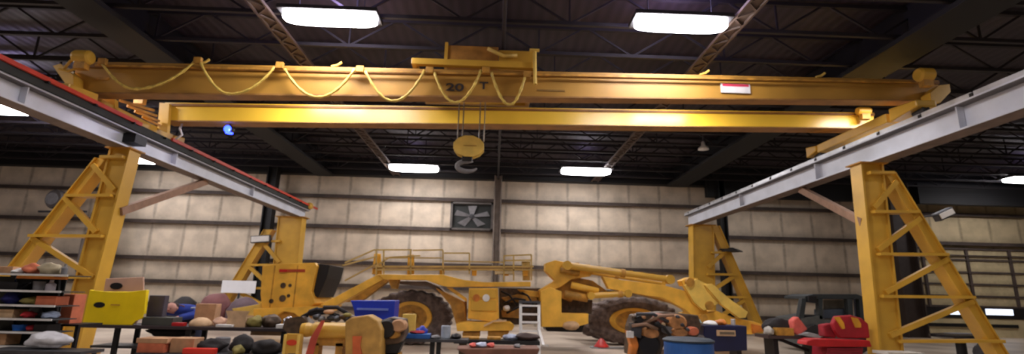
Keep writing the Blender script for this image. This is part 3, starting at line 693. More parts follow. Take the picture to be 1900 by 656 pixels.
# boom arms
mp('boom_arm', [(1118, 512), (1150, 518), (1230, 528), (1275, 540), (1300, 560), (1330, 600), (1306, 604), (1272, 574), (1230, 552), (1165, 542), (1130, 535)], YM-.15, .35)
mp('boom_arm', [(1128, 518), (1230, 532), (1270, 544), (1310, 590), (1285, 590), (1262, 566), (1165, 540)], YM+1.4, .3, YD)
mp('bell_crank', [(1270, 529), (1292, 517), (1313, 527), (1330, 552), (1340, 560), (1306, 576), (1288, 560)], YM-.3, .25, Y3)
mp('bell_crank_lug', [(1264, 520), (1278, 514), (1296, 516), (1285, 530), (1268, 530)], YM-.2, .4, Y2)
for u, v in ((1280, 523), (1316, 566), (1304, 590)):
    MB().lathe([(.01, -.06), (.13, -.06), (.13, .45), (.01, .45)], at(u, v, YM-.3), 'y', 16).build('pivot_pin', YD, mc)
mp('tilt_link', [(1308, 528), (1322, 526), (1352, 552), (1388, 578), (1384, 589), (1372, 590), (1340, 565)], YM-.4, .2, Y3)
mp('bucket', [(1300, 584), (1330, 576), (1360, 588), (1400, 596), (1420, 604), (1414, 612), (1395, 620), (1330, 620), (1302, 606)], YM-.2, 2.0, Y2)
mp('bucket_lip', [(1396, 600), (1424, 606), (1418, 614), (1398, 618)], YM-.3, 2.2, OR)
# service platform railings
rail = []
def rl(pts, Y, r=.028, name='guard_rail'):
    for a, b in pts:
        g = MB(); g.bar(at(*a, Y), at(*b, Y), r*1.6, r*1.6); g.build(name, mat('pale_railing_paint', (196, 168, 100), .55, var=.2), mc)
YR = YM+.6
rl([((640, 487), (694, 463)), ((694, 463), (764, 463)), ((766, 464), (822, 463)), ((824, 469), (871, 469)), ((871, 469), (871, 508))], YR)
rl([((635, 492), (700, 475)), ((700, 492), (722, 477)), ((722, 477), (780, 474)), ((640, 520), (700, 488))], YR)
rl([((u, 464 if u < 830 else 470), (u, 510)) for u in (698, 712, 762, 822)], YR)
rl([((700, 494), (990, 494)), ((700, 500), (990, 500)), ((935, 474), (986, 472)), ((935, 483), (986, 482)), ((935, 474), (935, 520)), ((953, 474), (953, 520)), ((986, 472), (986, 520))], YR)
rl([((712, 478), (822, 478)), ((822, 484), (935, 486))], YR+1.0, .025)
g = MB(); g.ppoly([(690, 492), (985, 493), (985, 499), (690, 498)], YR+.1, .05); g.build('platform_edge', mat('platform_tan', (166, 136, 92), .6), mc)
for u in (700, 760, 820, 880, 940, 975):
    g = MB(); g.ppoly([(u-5, 497), (u+5, 497), (u+4, 511), (u-4, 511)], YR+.1, .08); g.build('platform_post', Y2, mc)
mp('platform_box', [(918, 499), (952, 499), (952, 508), (918, 508)], YR, .3, mat('pale_box', (200, 186, 150), .6))
mp('tank', [(694, 470), (706, 470), (708, 508), (690, 508)], YR+.2, .1, Y2)
mp('tank', [(757, 472), (768, 472), (768, 508), (755, 508)], YR+.2, .1, Y2)
mp('tank', [(968, 484), (984, 484), (984, 520), (970, 520)], YR+.2, .1, mat('pale_railing_paint', (196, 168, 100)))

# ================================================================== LADDER
LY = 14.6
ld = thing('step_ladder', (at(985, 625, LY).x, LY, 0), 'white step ladder standing beside the yellow loader', 'ladder')
A0, A1 = at(966, 560, LY+.4), at(966, 628, LY); B0, B1 = at(1000, 560, LY+.4), at(1000, 628, LY)
for T_, Bt in ((A0, A1), (B0, B1)):
    b_ = to_floor(T_, Bt); g = MB(); g.bar(b_, T_, .08, .06, up=(0, 1, 0)); g.build('rail', ALU, ld)
for v in (566, 582, 597, 613, 628):
    a = at(966, v, LY+.02+.4*(628-v)/68); b = at(1000, v, LY+.02+.4*(628-v)/68)
    g = MB(); g.box(a.x, b.x, a.y-.08, a.y+.12, a.z-.025, a.z+.025); g.build('step', WHT, ld)
for T_ in (A0, B0):
    g = MB(); e_ = Vector((T_.x+.08, LY+1.5, 0)); g.bar(e_, T_, .05, .05); g.build('rear_leg', ALU, ld)
g = MB(); g.box(A0.x-.04, B0.x+.04, A0.y-.1, A0.y+.3, A0.z-.02, A0.z+.04); g.build('top_cap', GD, ld)
g = MB(); a = at(1000, 612, LY-.05); b = at(1008, 640, LY-.4); b.z = max(b.z, 0); g.bar(a, b, .07, .05); g.bar(b, b+Vector((.14, 0, -.0)), .06, .05); g.build('foot_brace', ALU, ld)

# ================================================================== FOREGROUND LEFT: SHELVING
YS = 9.6
sh = thing('shelving_unit', (at(40, 600, YS).x, YS, 0), 'dark open shelving unit with white shelf edges full of parts at the left edge', 'shelf')
SV = [(507, 127), (537.5, 114), (564.5, 103), (590, 97), (614.5, 90), (641, 84)]
g = MB(); pA = at(108, 500, YS+.5); pB = at(98, 640, YS+.5); b_ = to_floor(pA, pB); g.bar(b_, pA, .09, .05, up=(0, 1, 0)); g.build('upright', BK, sh)
g = MB(); pA = at(26, 505, YS+.5); g.bar(to_floor(pA, at(22, 640, YS+.5)), pA, .08, .05, up=(0, 1, 0)); g.build('upright', BK, sh)
zs = []
for v, u in SV:
    r_ = at(u, v, YS); l_ = at(-60, v, YS); z = at(50, v, YS).z; zs.append(z)
    g = MB(); g.box(l_.x, r_.x, YS, YS+.55, z-.03, z-.012); o = g.build('shelf_board', mat('dark_shelf_board', (58, 56, 54), .7), sh)
    g = MB(); g.box(l_.x, r_.x, YS-.015, YS+.01, z-.035, z); g.build('shelf_edge', mat('shelf_edge_white', (216, 214, 212), .5), o)
g = MB(); g.box(at(-60, 520, YS+.5).x, at(118, 520, YS+.5).x, YS+.56, YS+.58, .1, zs[0]-.05); g.build('back_panel', mat('dark_green_back', (44, 46, 42), .8), sh)
g = MB(); a = at(30, 511, YS+.05); b = at(120, 518, YS+.05); g.box(a.x, b.x, YS+.06, YS+.12, b.z, a.z-.0); g.build('cross_beam', OR, sh)
def shelf_item(name, kind, i, u0, u1, h, m, label, cat, dy=.12, seed=0):
    v = SV[i][0]; Y = YS+dy; a, b = at(u0, v, Y), at(u1, v, Y); z = zs[i]; w_ = b.x-a.x; cx_ = (a.x+b.x)/2
    g = MB()
    if kind == 'box': g.box(a.x, b.x, Y, Y+.3, z-.01, z+h)
    elif kind == 'bag': g.blob((cx_, Y+.12, z+h*.42), w_/2, .14, h*.6, .25, seed, 3, .7)
    elif kind == 'bottle': g.lathe([(w_/2, 0), (w_/2, h*.6), (w_*.2, h*.78), (w_*.2, h)], (cx_, Y+.1, z-.005), 'z', 16)
    elif kind == 'tub': g.lathe([(w_*.4, 0), (w_/2, h), (w_*.45, h), (w_*.36, .02)], (cx_, Y+.14, z-.005), 'z', 20)
    o = g.build(name, m, smooth=(kind == 'bag'), bevel=.008 if kind == 'box' else 0)
    return tag(o, label, cat)
shelf_item('cardboard_box', 'box', 0, -8, 22, .12, CARD, 'brown cardboard box at the left end of the top shelf', 'box')
shelf_item('plastic_bag', 'bag', 0, 16, 34, .09, WHT, 'white plastic bag on the top shelf beside a brown box', 'bag', seed=1)
shelf_item('parts_bag', 'bag', 0, 34, 62, .19, OBOX, 'orange-brown lumpy bag on the top shelf', 'bag', seed=2)
shelf_item('parts_bag', 'bag', 0, 62, 100, .2, mat('khaki_bag', (186, 172, 142), .8), 'large khaki bag on the top shelf', 'bag', seed=3)
shelf_item('bottle', 'bottle', 0, 105, 115, .2, GRY, 'slim grey bottle at the right end of the top shelf', 'bottle')
shelf_item('bucket', 'tub', 1, 48, 68, .16, GRY, 'grey bucket on the second shelf down', 'bucket')
shelf_item('bottle', 'bottle', 1, 76, 92, .19, mat('pale_grey_bottle', (168, 160, 166), .5), 'pale grey bottle on the second shelf down', 'bottle')
shelf_item('tool_case', 'box', 1, -6, 30, .13, BK, 'black tool case at the left of the second shelf down', 'case')
shelf_item('parts_bag', 'bag', 2, -8, 26, .2, mat('dark_navy_bag', (24, 26, 92), .8), 'dark navy bag on the third shelf down', 'bag', seed=4)
shelf_item('parts_bag', 'bag', 2, 30, 62, .13, OLV, 'olive bag on the third shelf down', 'bag', seed=5)
shelf_item('cardboard_box', 'box', 2, 64, 102, .15, OBOX, 'orange-brown cardboard box on the third shelf down', 'box')
shelf_item('cardboard_box', 'box', 3, -8, 22, .14, TAN, 'cream cardboard box on the fourth shelf down', 'box')
shelf_item('rag', 'bag', 3, 32, 50, .1, mat('bright_red_rag', (206, 52, 60), .8), 'small red rag on the fourth shelf down', 'rag', seed=6)
shelf_item('rag', 'bag', 3, 42, 62, .2, GRY, 'grey crumpled rag on the fourth shelf behind the red one', 'rag', dy=.34, seed=7)
shelf_item('plastic_bag', 'bag', 3, 68, 98, .11, mat('pale_blue_bag', (170, 186, 216), .6), 'pale blue plastic bag on the fourth shelf down', 'bag', seed=8)
shelf_item('tub', 'tub', 4, 10, 38, .1, mat('sky_blue_tub', (40, 104, 196), .5), 'blue tub on the fifth shelf down', 'tub')
shelf_item('rag', 'bag', 4, 40, 60, .1, DRED, 'dark red rag on the fifth shelf beside the blue tub', 'rag', seed=9)
shelf_item('tool_case', 'box', 4, 60, 86, .12, BK, 'black case at the right of the fifth shelf down', 'case')
shelf_item('cardboard_box', 'box', 5, -8, 8, .18, CARD, 'brown box at the left end of the lowest visible shelf', 'box')
g = MB(); c = at(78, 641, YS-.3); g.blob((c.x, YS-.2, c.z+.06), at(144, 640, YS).x-c.x, .18, .14, .28, 11, 3, .6)
tag(g.build('plastic_sheet', mat('white_plastic_sheet', (206, 204, 208), .45, var=.15, scale=9, bump=.5), smooth=True), 'crumpled white plastic sheet heaped in front of the lowest shelves', 'sheet')
pts_tab = at(70, 650, YS-.3)
g = MB(); a = at(-40, 652, YS-.55); b = at(150, 652, YS-.55); g.box(a.x, b.x, YS-.55, YS-.02, a.z-.02, a.z+.03)
for x in (a.x+.1, b.x-.15):
    for y in (YS-.5, YS-.1): g.box(x, x+.05, y, y+.05, 0, a.z-.02)
tag(g.build('work_table', GD), 'low grey table under the crumpled white plastic sheet', 'table')
g = MB(); g.rect(112, 134, 545, 600, YS+.7, .3); pb = g.build('cardboard_box', OBOX, bevel=.01); tag(pb, 'upright orange-brown carton right of the shelving', 'box')
bzz = at(123, 600, YS+.7).z
g = MB(); g.rect(108, 146, 601, 605, YS+.6, .6)
for u in (110, 143): 
    p = at(u, 603, YS+.65); g.box(p.x-.03, p.x+.03, YS+.65, YS+.71, 0, p.z-.02)
tag(g.build('side_table', BK), 'narrow dark stand under the upright carton beside the left column', 'stand')

# ================================================================== LEFT BENCH
YB = 11.6
bz = at(300, 604, YB).z
bn = thing('workbench', (at(340, 604, YB).x, YB, 0), 'long dark steel workbench at left covered with boxes and a yellow bin', 'workbench')
xl, xr = at(150, 604, YB).x, at(534, 604, YB).x
g = MB(); g.box(xl, xr, YB, YB+.8, bz-.07, bz); g.build('bench_top', mat('dark_bench_top', (52, 40, 42), .6), bn, bevel=.01)
for u in (212, 345, 524):
    x = at(u, 620, YB).x
    for y in (YB+.05, YB+.7):
        g = MB(); g.box(x-.05, x+.05, y, y+.06, 0, bz-.07); g.build('leg', BK, bn)
lz = at(230, 644, YB).z
g = MB(); g.box(xl+.2, xr-.1, YB+.1, YB+.7, lz-.03, lz+.02); g.build('lower_shelf', GD, bn)
# yellow bin
yb = thing('yellow_bin', at(212, 603, YB+.05), 'bright yellow plastic bin with flared sides on the left end of the bench', 'bin')
g = MB(); 
def flare(px, Y, t, m, name, parent):
    g = MB(); g.ppoly(px, Y, t); return g.build(name, m, parent, bevel=.012)
flare([(166, 537), (204, 541), (236, 541), (272, 537), (268, 577), (264, 590), (250, 596), (244, 603), (152, 603)], YB+.04, .03, LEM, 'front', yb)
flare([(166, 537), (170, 537), (158, 603), (152, 603)], YB+.07, .1, LEM, 'side', yb)
flare([(268, 537), (272, 537), (266, 582), (262, 582)], YB+.07, .1, LEM, 'side', yb)
flare([(168, 540), (270, 540), (244, 603), (156, 603)], YB+.17, .03, LEM, 'back', yb)
c = at(184, 565, YB+.035); MB().lathe([(.01, 0), (.12, 0), (.12, .012)], c, 'y', 20, sz=.5).build('hand_hole', BK, yb)
g = MB(); g.rect(205, 222, 564, 566, YB+.03, .01); g.build('marking', YD, yb)
cb_ = thing('cardboard_sheet', at(232, 541, YB+.3), 'round-topped cardboard sheet with a black hole standing in the yellow bin', 'cardboard')
flare([(196, 516), (266, 513), (266, 560), (252, 600), (176, 600), (188, 560)], YB+.25, .04, mat('pinkish_cardboard', (206, 166, 144), .85, var=.1), 'panel', cb_)
MB().lathe([(.01, 0), (.13, 0), (.13, .02)], at(215, 530, YB+.22), 'y', 20, sz=.55).build('hole', BK, cb_)
def benchitem(name, m, u0, u1, v0, label, cat, dy=.15, kind='box', t=.35, seed=0, vb=None, Y=None, base=None, group=None):
    Y_ = (Y or YB)+dy; z0 = bz if base is None else base; a, b = at(u0, 600, Y_), at(u1, 600, Y_); z1 = at((u0+u1)/2, v0, Y_).z
    if z1 < z0+.03: z1 = z0+.03
    g = MB(); cx_ = (a.x+b.x)/2; w_ = b.x-a.x; h = z1-z0
    if kind == 'box': g.box(a.x, b.x, Y_, Y_+t, z0, z1)
    elif kind == 'open': 
        g.prism([(a.x+w_*.12, Y_, z0), (b.x-w_*.12, Y_, z0), (b.x-w_*.12, Y_, z0+h*.62), (b.x, Y_, z1), (a.x, Y_, z1), (a.x+w_*.12, Y_, z0+h*.62)], (0, .02, 0))
        g.box(a.x+w_*.12, a.x+w_*.15, Y_+.02, Y_+t, z0, z0+h*.62); g.box(b.x-w_*.15, b.x-w_*.12, Y_+.02, Y_+t, z0, z0+h*.62); g.box(a.x+w_*.12, b.x-w_*.12, Y_+t, Y_+t+.02, z0, z0+h*.7); g.box(a.x+w_*.14, b.x-w_*.14, Y_+.02, Y_+t, z0, z0+.02)
    elif kind == 'blob': g.blob((cx_, Y_+.15, z0+h*.42), w_/2, .18, h*.58, .22, seed, 3, .72)
    elif kind == 'dome': g.blob((cx_, Y_+.15, z0+h*.1), w_/2, .2, h*.88, .05, seed, 3, .1)
    elif kind == 'cyl': g.lathe([(w_/2*.95, 0), (w_/2, .02), (w_/2, h*.95), (w_/2*.9, h)], (cx_, Y_+.15, z0), 'z', 24)
    o = g.build(name, m, smooth=kind in ('blob', 'dome'), bevel=.01 if kind == 'box' else 0)
    return tag(o, label, cat, group)
DKT = mat('smoky_plastic', (72, 68, 80), .35, var=.3)
benchitem('storage_tote', DKT, 268, 298, 547, 'smoky dark grey storage tote on the bench behind the yellow bin', 'tote', .3, t=.16)
benchitem('parts_tray', mat('grey_green_tray', (70, 72, 66), .6), 262, 320, 588, 'low grey-green tray on the bench beside the yellow bin', 'tray', .08)
benchitem('hard_hat', TAN, 345, 386, 588, 'cream dome-shaped hard hat lying on the bench', 'helmet', .1, 'dome')
benchitem('cardboard_box', CARD, 358, 396, 563, 'tan cardboard box on the bench behind the cream hard hat', 'box', .5, t=.25)
benchitem('parcel', mat('pink_parcel', (214, 172, 146), .8), 391, 413, 588, 'small pinkish round parcel on the bench', 'parcel', .12, 'blob', seed=3)
benchitem('cardboard_box', TAN, 415, 460, 576, 'open cream cardboard box with flared flaps on the bench', 'box', .12, 'open')
benchitem('cloth_bundle', OLV, 452, 482, 586, 'olive cloth bundle on the bench right of the open box', 'bundle', .15, 'blob', seed=5)
benchitem('machine_part', CLTR, 480, 516, 584, 'dark oily metal part near the right end of the bench', 'part', .2, 'blob', seed=6)
benchitem('chrome_fitting', mat('chrome', (200, 196, 200), .25, .8), 520, 540, 588, 'shiny chrome fitting at the right end of the bench', 'fitting', .2, 'blob', seed=8)
benchitem('paper_stack', WHT, 400, 430, 601.5, 'thin white paper stack on the bench edge', 'paper', .0, t=.25)
benchitem('paper_stack', WHT, 512, 533, 601.5, 'white paper stack at the right end of the bench', 'paper', .0, t=.25)
benchitem('spray_can', REDP, 318, 340, 598, 'small red tray lying on the bench before the person', 'tray', .02, t=.15)
# under the bench
g0 = lz+.02
def under(name, m, u0, u1, v0, v1, Y, t, label, cat, kind='rect', seed=0):
    """stands on the floor, on a stack reaching down to it when needed"""
    a, b = at(u0, v1, Y), at(u1, v0, Y)
    g = MB()
    if kind == 'rect': g.box(a.x, at(u1, v1, Y).x, Y, Y+t, a.z, b.z)
    else: g.blob(((a.x+b.x)/2, Y+t/2, (a.z+b.z)/2), (b.x-a.x)/2, t/2, (b.z-a.z)/2, .22, seed, 3)
    return tag(g.build(name, m, smooth=kind != 'rect', bevel=.01 if kind == 'rect' else 0), label, cat)
YU = YB-.9
g = MB(); uz = at(350, 656, YU).z; xa_, xb_ = at(252, 656, YU).x, at(530, 656, YU).x
g.box(xa_, xb_, YU-.05, YU+.75, uz-.06, uz)
for x in (xa_+.05, xb_-.1, (xa_+xb_)/2):
    for y in (YU, YU+.65): g.box(x, x+.05, y, y+.05, 0, uz-.06)
tag(g.build('low_table', GD), 'low grey steel table in front of the left bench carrying boxes', 'table')
def low(name, m, u0, u1, v0, label, cat, **k): return benchitem(name, m, u0, u1, v0, label, cat, Y=YU, base=uz, **k)
ob = low('carton', OBOX, 262, 312, 636, 'orange carton below the left bench', 'box', dy=.05)
o2 = benchitem('cardboard_box', CARD, 258, 316, 627, 'brown cardboard box stacked on the orange carton', 'box', dy=.03, Y=YU, base=at(285, 636, YU+.05).z, t=.4)
low('cardboard_box', CARD, 322, 366, 627, 'brown cardboard box below the bench right of the orange carton', 'box', dy=.15)
low('red_bin', mat('bright_red_bin', (226, 52, 36), .5, var=.05), 346, 404, 646, 'bright red open bin at the bottom edge below the bench', 'bin', dy=-.03, t=.15)
low('tool_bag', BKR, 358, 420, 628, 'black tool bag behind the bright red bin', 'bag', dy=.3, kind='blob', seed=2)
low('rubber_boots', BKR, 425, 470, 622, 'black rubber heap below the middle of the bench', 'rubber', dy=.2, kind='blob', seed=4)
low('cable_coil', BKR, 466, 522, 630, 'dark coiled hose heap at the right of the low table', 'hose', dy=.15, kind='blob', seed=7)
low('brass_fitting', OLV, 432, 452, 640, 'small brass fitting before the black rubber heap', 'fitting', dy=.0, kind='blob', seed=9)
low('grease_pail', GRY, 398, 424, 626, 'grey pail between black heaps under the bench', 'pail', dy=.4, kind='cyl')
under('black_bundle', BKR, 258, 350, 607, 627, YB+.35, .5, 'black tarpaulin bundle slung beneath the bench top', 'tarpaulin', 'blob', 3)
under('beige_case', TAN, 464, 524, 611, 621, YB+.3, .35, 'flat beige case hung beneath the right of the bench', 'case')
for i, (u0, u1, v0, m, lb) in enumerate(((372, 432, 545, mat('muted_red_cover', (132, 84, 84), .8), 'heap of dark red covers standing behind the left bench'), (318, 372, 553, BKR, 'black covered equipment standing behind the stooping person'), (425, 486, 552, mat('purple_grey_cover', (108, 88, 96), .8), 'purple-grey covered equipment left of the loader rear'))):
    Yq = 21.5; c = at((u0+u1)/2, v0, Yq); w_ = at(u1, v0, Yq).x-at(u0, v0, Yq).x
    g = MB(); g.blob((c.x, Yq, c.z*.5), w_/2, .6, c.z*.52, .12, i+20, 3, .9); tag(g.build('covered_equipment', m, smooth=True), lb, 'equipment')

# ================================================================== PERSON (stooping over the bench)
def skinned(name, nodes, edges, m, parent, sub=2, root=0):
    W = Vector(parent['_w']); me = bpy.data.meshes.new(name); me.from_pydata([Vector(n[0])-W for n in nodes], edges, []); o = bpy.data.objects.new(name, me)
    C.collection.objects.link(o); o.parent = parent; o['_w'] = tuple(W); me.materials.append(m)
    md = o.modifiers.new('skin', 'SKIN'); sv = me.skin_vertices[0].data
    for i, n in enumerate(nodes): sv[i].radius = (n[1], n[2] if len(n) > 2 else n[1]); sv[i].use_root = (i == root)
    md.use_smooth_shade = True; s_ = o.modifiers.new('sub', 'SUBSURF'); s_.levels = sub; s_.render_levels = sub
    return o
PY = YB+1.25
hd = at(320, 571, PY)
K = 1.35                                    # the photograph is widened, the figure with it
def pp(dx, y, z): return (hd.x+dx, y, z)
zsh = hd.z-.08
pr = thing('person', (hd.x+.1, PY+.4, 0), 'person in a blue jacket with pale reflective stripes stooping over the left bench', 'person')
body = [(pp(.22, PY+.55, .92), .19, .15), (pp(.2, PY+.42, zsh+.02), .2, .15), (pp(.12, PY+.2, zsh+.06), .24, .14), (pp(.04, PY+.08, zsh+.08), .08, .08), (pp(0, PY-.02, hd.z), .1, .12),
        (pp(-.32, PY+.16, zsh+.02), .1, .09), (pp(-.44, PY+.1, bz+.22), .07), (pp(-.26, PY-.22, bz+.1), .05), (pp(-.14, PY-.32, bz+.08), .04, .025),
        (pp(.52, PY+.2, zsh+.0), .1, .09), (pp(.54, PY+.0, bz+.18), .07), (pp(.32, PY-.3, bz+.11), .05), (pp(.24, PY-.4, bz+.08), .04, .025),
        (pp(.08, PY+.58, .84), .12), (pp(.04, PY+.42, .46), .085), (pp(.02, PY+.52, .08), .06), (pp(.02, PY+.36, .04), .055, .04),
        (pp(.38, PY+.58, .84), .12), (pp(.42, PY+.44, .46), .085), (pp(.44, PY+.54, .08), .06), (pp(.44, PY+.38, .04), .055, .04)]
ed = [(0, 1), (1, 2), (2, 3), (3, 4), (2, 5), (5, 6), (6, 7), (7, 8), (2, 9), (9, 10), (10, 11), (11, 12), (0, 13), (13, 14), (14, 15), (15, 16), (0, 17), (17, 18), (18, 19), (19, 20)]
pb_ = skinned('body', body, ed, SKIN, pr)
jk = [(tuple(body[i][0]), body[i][1]*1.16+.012, (body[i][2] if len(body[i]) > 2 else body[i][1])*1.16+.012) for i in (0, 1, 2, 5, 6, 7, 9, 10, 11)]
skinned('jacket', jk, [(0, 1), (1, 2), (2, 3), (3, 4), (4, 5), (2, 6), (6, 7), (7, 8)], JACK, pr)
tr = [(tuple(body[i][0]), body[i][1]*1.15+.01, (body[i][2] if len(body[i]) > 2 else body[i][1])*1.15+.01) for i in (0, 13, 14, 15, 17, 18, 19)]
skinned('trousers', tr, [(0, 1), (1, 2), (2, 3), (0, 4), (4, 5), (5, 6)], DENIM, pr)
for sx in (0, .42): 
    g = MB(); q = pp(.02+sx, PY+.42, .05); g.blob(q, .07, .15, .06, .03, 0, 2, .8); g.build('boot', BKR, pr, smooth=True)
# head details: face turned down towards the bench
hc1 = Vector(pp(0, PY-.03, hd.z+.01))
g = MB(); g.blob(hc1, .135, .12, .12, .02, 0, 3); hd_o = g.build('head', SKIN, pr, smooth=True)
for sx in (-.045, .045): MB().blob(hc1+Vector((sx, -.115, -.015)), .014, .01, .01, 0).build('eye', BK, hd_o, smooth=True)
MB().blob(hc1+Vector((0, -.125, -.035)), .016, .022, .022, 0).build('nose', SKIN, hd_o, smooth=True)
MB().blob(hc1+Vector((0, -.112, -.065)), .03, .01, .008, 0).build('mouth', DRED, hd_o, smooth=True)
for sx in (-.135, .135): MB().blob(hc1+Vector((sx, .0, -.01)), .014, .03, .035, 0).build('ear', SKIN, hd_o, smooth=True)
g = MB(); g.blob(hc1+Vector((0, .035, .02)), .142, .115, .112, .02, 3, 3); g.build('hair', mat('dark_short_hair', (52, 40, 36), .9, bump=.4), pr, smooth=True)
# hands with five fingers
for (wx, wy, wz), s in ((body[8][0], 1), (body[12][0], -1)):
    fn = [((wx, wy, wz), .035, .02), ((wx+s*.02, wy-.05, wz-.01), .04, .02)]; fe = [(0, 1)]
    for kf in range(4):
        o_ = (kf-1.5)*.022; L_ = (.03, .036, .034, .026)[kf]; i0 = len(fn)
        fn += [((wx+s*.02+o_, wy-.09, wz-.005), .0095), ((wx+s*.02+o_*1.1, wy-.09-L_, wz-.015), .009), ((wx+s*.02+o_*1.1, wy-.09-L_*1.7, wz-.035), .008)]
        fe += [(1, i0), (i0, i0+1), (i0+1, i0+2)]
    i0 = len(fn); fn += [((wx+s*.055, wy-.04, wz-.01), .011), ((wx+s*.075, wy-.075, wz-.02), .009)]; fe += [(0, i0), (i0, i0+1)]
    skinned('hand', fn, fe, SKIN, pr, 1)
for (a_, b_, u) in ((.43, .66, 571), (.40, .62, 583)):
    z = at(343, u, PY).z; g = MB()
    g.tube([pp(a_, PY-.0+.02, z), pp((a_+b_)/2, PY-.06+.02, z+.01), pp(b_, PY+.02, z)], .022, 6); g.build('reflective_stripe', REFL, pr, smooth=True)

# ================================================================== GEAR HOUSING (front centre-left)
YG = 10.6
gh = thing('axle_housing', (at(625, 640, YG).x, YG, 0), 'yellow axle housing with orange straps standing on the floor before the blue cabinet', 'axle')
A, B = at(560, 611, YG+.2), at(668, 611, YG+.2); r0 = (at(610, 596, YG).z-at(610, 626, YG).z)/2
MB().lathe([(.05, 0), (r0*.8, 0), (r0*.95, .1), (r0*.8, .2), (r0, .26), (r0, B.x-A.x-.2), (r0*1.1, B.x-A.x-.15), (r0*1.1, B.x-A.x), (.05, B.x-A.x)], (A.x, YG+.2, A.z), 'x', 28).build('axle_tube', Y1, gh)
g = MB(); g.ppoly([(640, 596), (652, 588), (682, 584), (700, 594), (708, 612), (706, 670), (640, 670)], YG-.05, .5); g.build('hub_block', mat('tan_yellow_paint', (196, 152, 74), .55, var=.3, scale=4), gh, bevel=.03)
g = MB(); g.ppoly([(654, 623), (671, 623), (668, 640), (674, 668), (654, 668)], YG-.09, .03); g.build('strap', mat('orange_webbing', (222, 110, 60), .7), gh)
g = MB(); g.ppoly([(596, 594), (602, 594), (588, 628), (580, 660), (566, 660), (576, 626)], YG-.12, .03); g.build('strap', mat('red_webbing', (196, 78, 58), .7), gh)
g = MB(); g.ppoly([(576, 626), (640, 626), (640, 642), (572, 640)], YG+.2, .3); g.build('lower_web', YD, gh)
for u in (588, 632, 700):
    p = at(u, 640, YG+.3); g = MB(); g.box(p.x-.07, p.x+.07, YG+.2, YG+.45, 0, p.z+.05); g.build('support_leg', YD, gh)
g = MB(); g.ppoly([(530, 590), (560, 586), (575, 600), (565, 620), (540, 622), (524, 608)], YG+.35, .35); g.build('end_flange', CLTR, gh)
for i in range(10):
    u = 590+i*9+random.uniform(-3, 3); p = at(u, 592+random.uniform(-6, 3), YG+.5)
    g = MB(); g.blob(p, .09, .09, .06, .3, i, 2); g.build('bearing_part', random.choice((GD, CLTR, GRY, CLTR, TAN)), gh, smooth=True)
for u0, v0, u1, v1 in ((560, 588, 610, 574), (600, 570, 650, 584), (575, 582, 640, 590), (560, 596, 590, 572)):
    A, B = at(u0, v0, YG+.6), at(u1, v1, YG+.6); g = MB(); g.tube([A, (A+B)/2+Vector((0, 0, .08)), B], .04, 8); g.build('hose', BKR, gh, smooth=True)
MB().blob(at(611, 578, YG+.5), .12, .1, .05, .1).build('cap', CARD, gh, smooth=True)
MB().blob(at(645, 584, YG+.5), .1, .1, .05, .1).build('cap', OLV, gh, smooth=True)
# second component right of it
gm = thing('gear_unit', (at(725, 640, YG+.3).x, YG+.4, 0), 'brown and black gear unit right of the yellow axle housing', 'gearbox')
g = MB(); g.ppoly([(704, 596), (722, 588), (750, 592), (752, 618), (742, 636), (712, 640)], YG+.35, .5); g.build('case', CLTR, gm, bevel=.03)
MB().lathe([(.02, 0), (.16, 0), (.2, .08), (.2, .3)], at(716, 610, YG+.2), 'y', 20).build('bore', BK, gm)
MB().lathe([(.02, 0), (.13, 0), (.16, .08), (.16, .3)], at(738, 604, YG+.2), 'y', 20, sz=.8).build('flange', CARD, gm)
MB().lathe([(.02, 0), (.12, 0), (.15, .08), (.15, .3)], at(728, 620, YG+.25), 'y', 20, sz=.6).build('flange', YD, gm)
g = MB(); g.ppoly([(706, 638), (748, 636), (742, 646), (736, 660), (712, 660)], YG+.4, .3); g.build('foot', BK, gm)
p = at(725, 655, YG+.5); g = MB(); g.box(p.x-.2, p.x+.2, YG+.4, YG+.7, 0, p.z+.02); g.build('pedestal', YD, gm)
# labelled yellow post
sp = thing('safety_post', (at(540, 640, YG-.1).x, YG-.1, 0), 'yellow square post with a red and orange label left of the axle housing', 'post')
p = at(541, 640, YG-.1); zt_ = at(541, 620, YG-.1).z
g = MB(); g.box(at(526, 630, YG-.1).x, at(531, 630, YG-.1).x, YG-.1, YG+.1, 0, zt_); g.box(at(551, 630, YG-.1).x, at(556, 630, YG-.1).x, YG-.1, YG+.1, 0, zt_); g.build('frame', Y3, sp)
g = MB(); g.rect(529, 553, 619, 655, YG-.08, .12); g.build('panel', Y1, sp)
MB().lathe([(.01, 0), (.1, 0), (.1, .015)], at(541, 635, YG-.1), 'y', 16, sz=.55).build('red_label', mat('red_orange_label', (226, 64, 24), .6), sp)
# ================================================================== BLUE CABINET + CENTRE BENCH
YC = 12.4
bcab = thing('tool_chest', (at(700, 600, YC).x, YC+.3, 0), 'bright blue tool chest behind the yellow axle housing', 'tool chest')
g = MB(); g.ppoly([(650, 557), (733, 557), (728, 620), (720, 640), (664, 640), (656, 572)], YC, .6); g.build('body', BLUE, bcab, bevel=.015)
g = MB(); g.rect(662, 720, 571, 575, YC-.03, .03); g.build('drawer_pull', mat('pale_blue_pull', (110, 130, 205), .4), bcab)
p = at(700, 640, YC); g = MB(); g.box(p.x-.45, p.x+.4, YC+.05, YC+.55, 0, p.z+.02); g.build('stand', NAVY, bcab)
YD_ = 11.9; cz_ = at(810, 629, YD_).z
cbn = thing('workbench', (at(810, 629, YD_).x, YD_, 0), 'dark steel workbench in front of the left loader wheel', 'workbench')
a, b = at(735, 629, YD_).x, at(868, 629, YD_).x
g = MB(); g.box(a, b, YD_, YD_+.6, cz_-.06, cz_); g.build('bench_top', GD, cbn)
for u in (800, 812):
    x = at(u, 640, YD_).x; g = MB(); g.box(x-.05, x+.05, YD_+.2, YD_+.3, 0, cz_-.06); g.build('leg', BK, cbn)
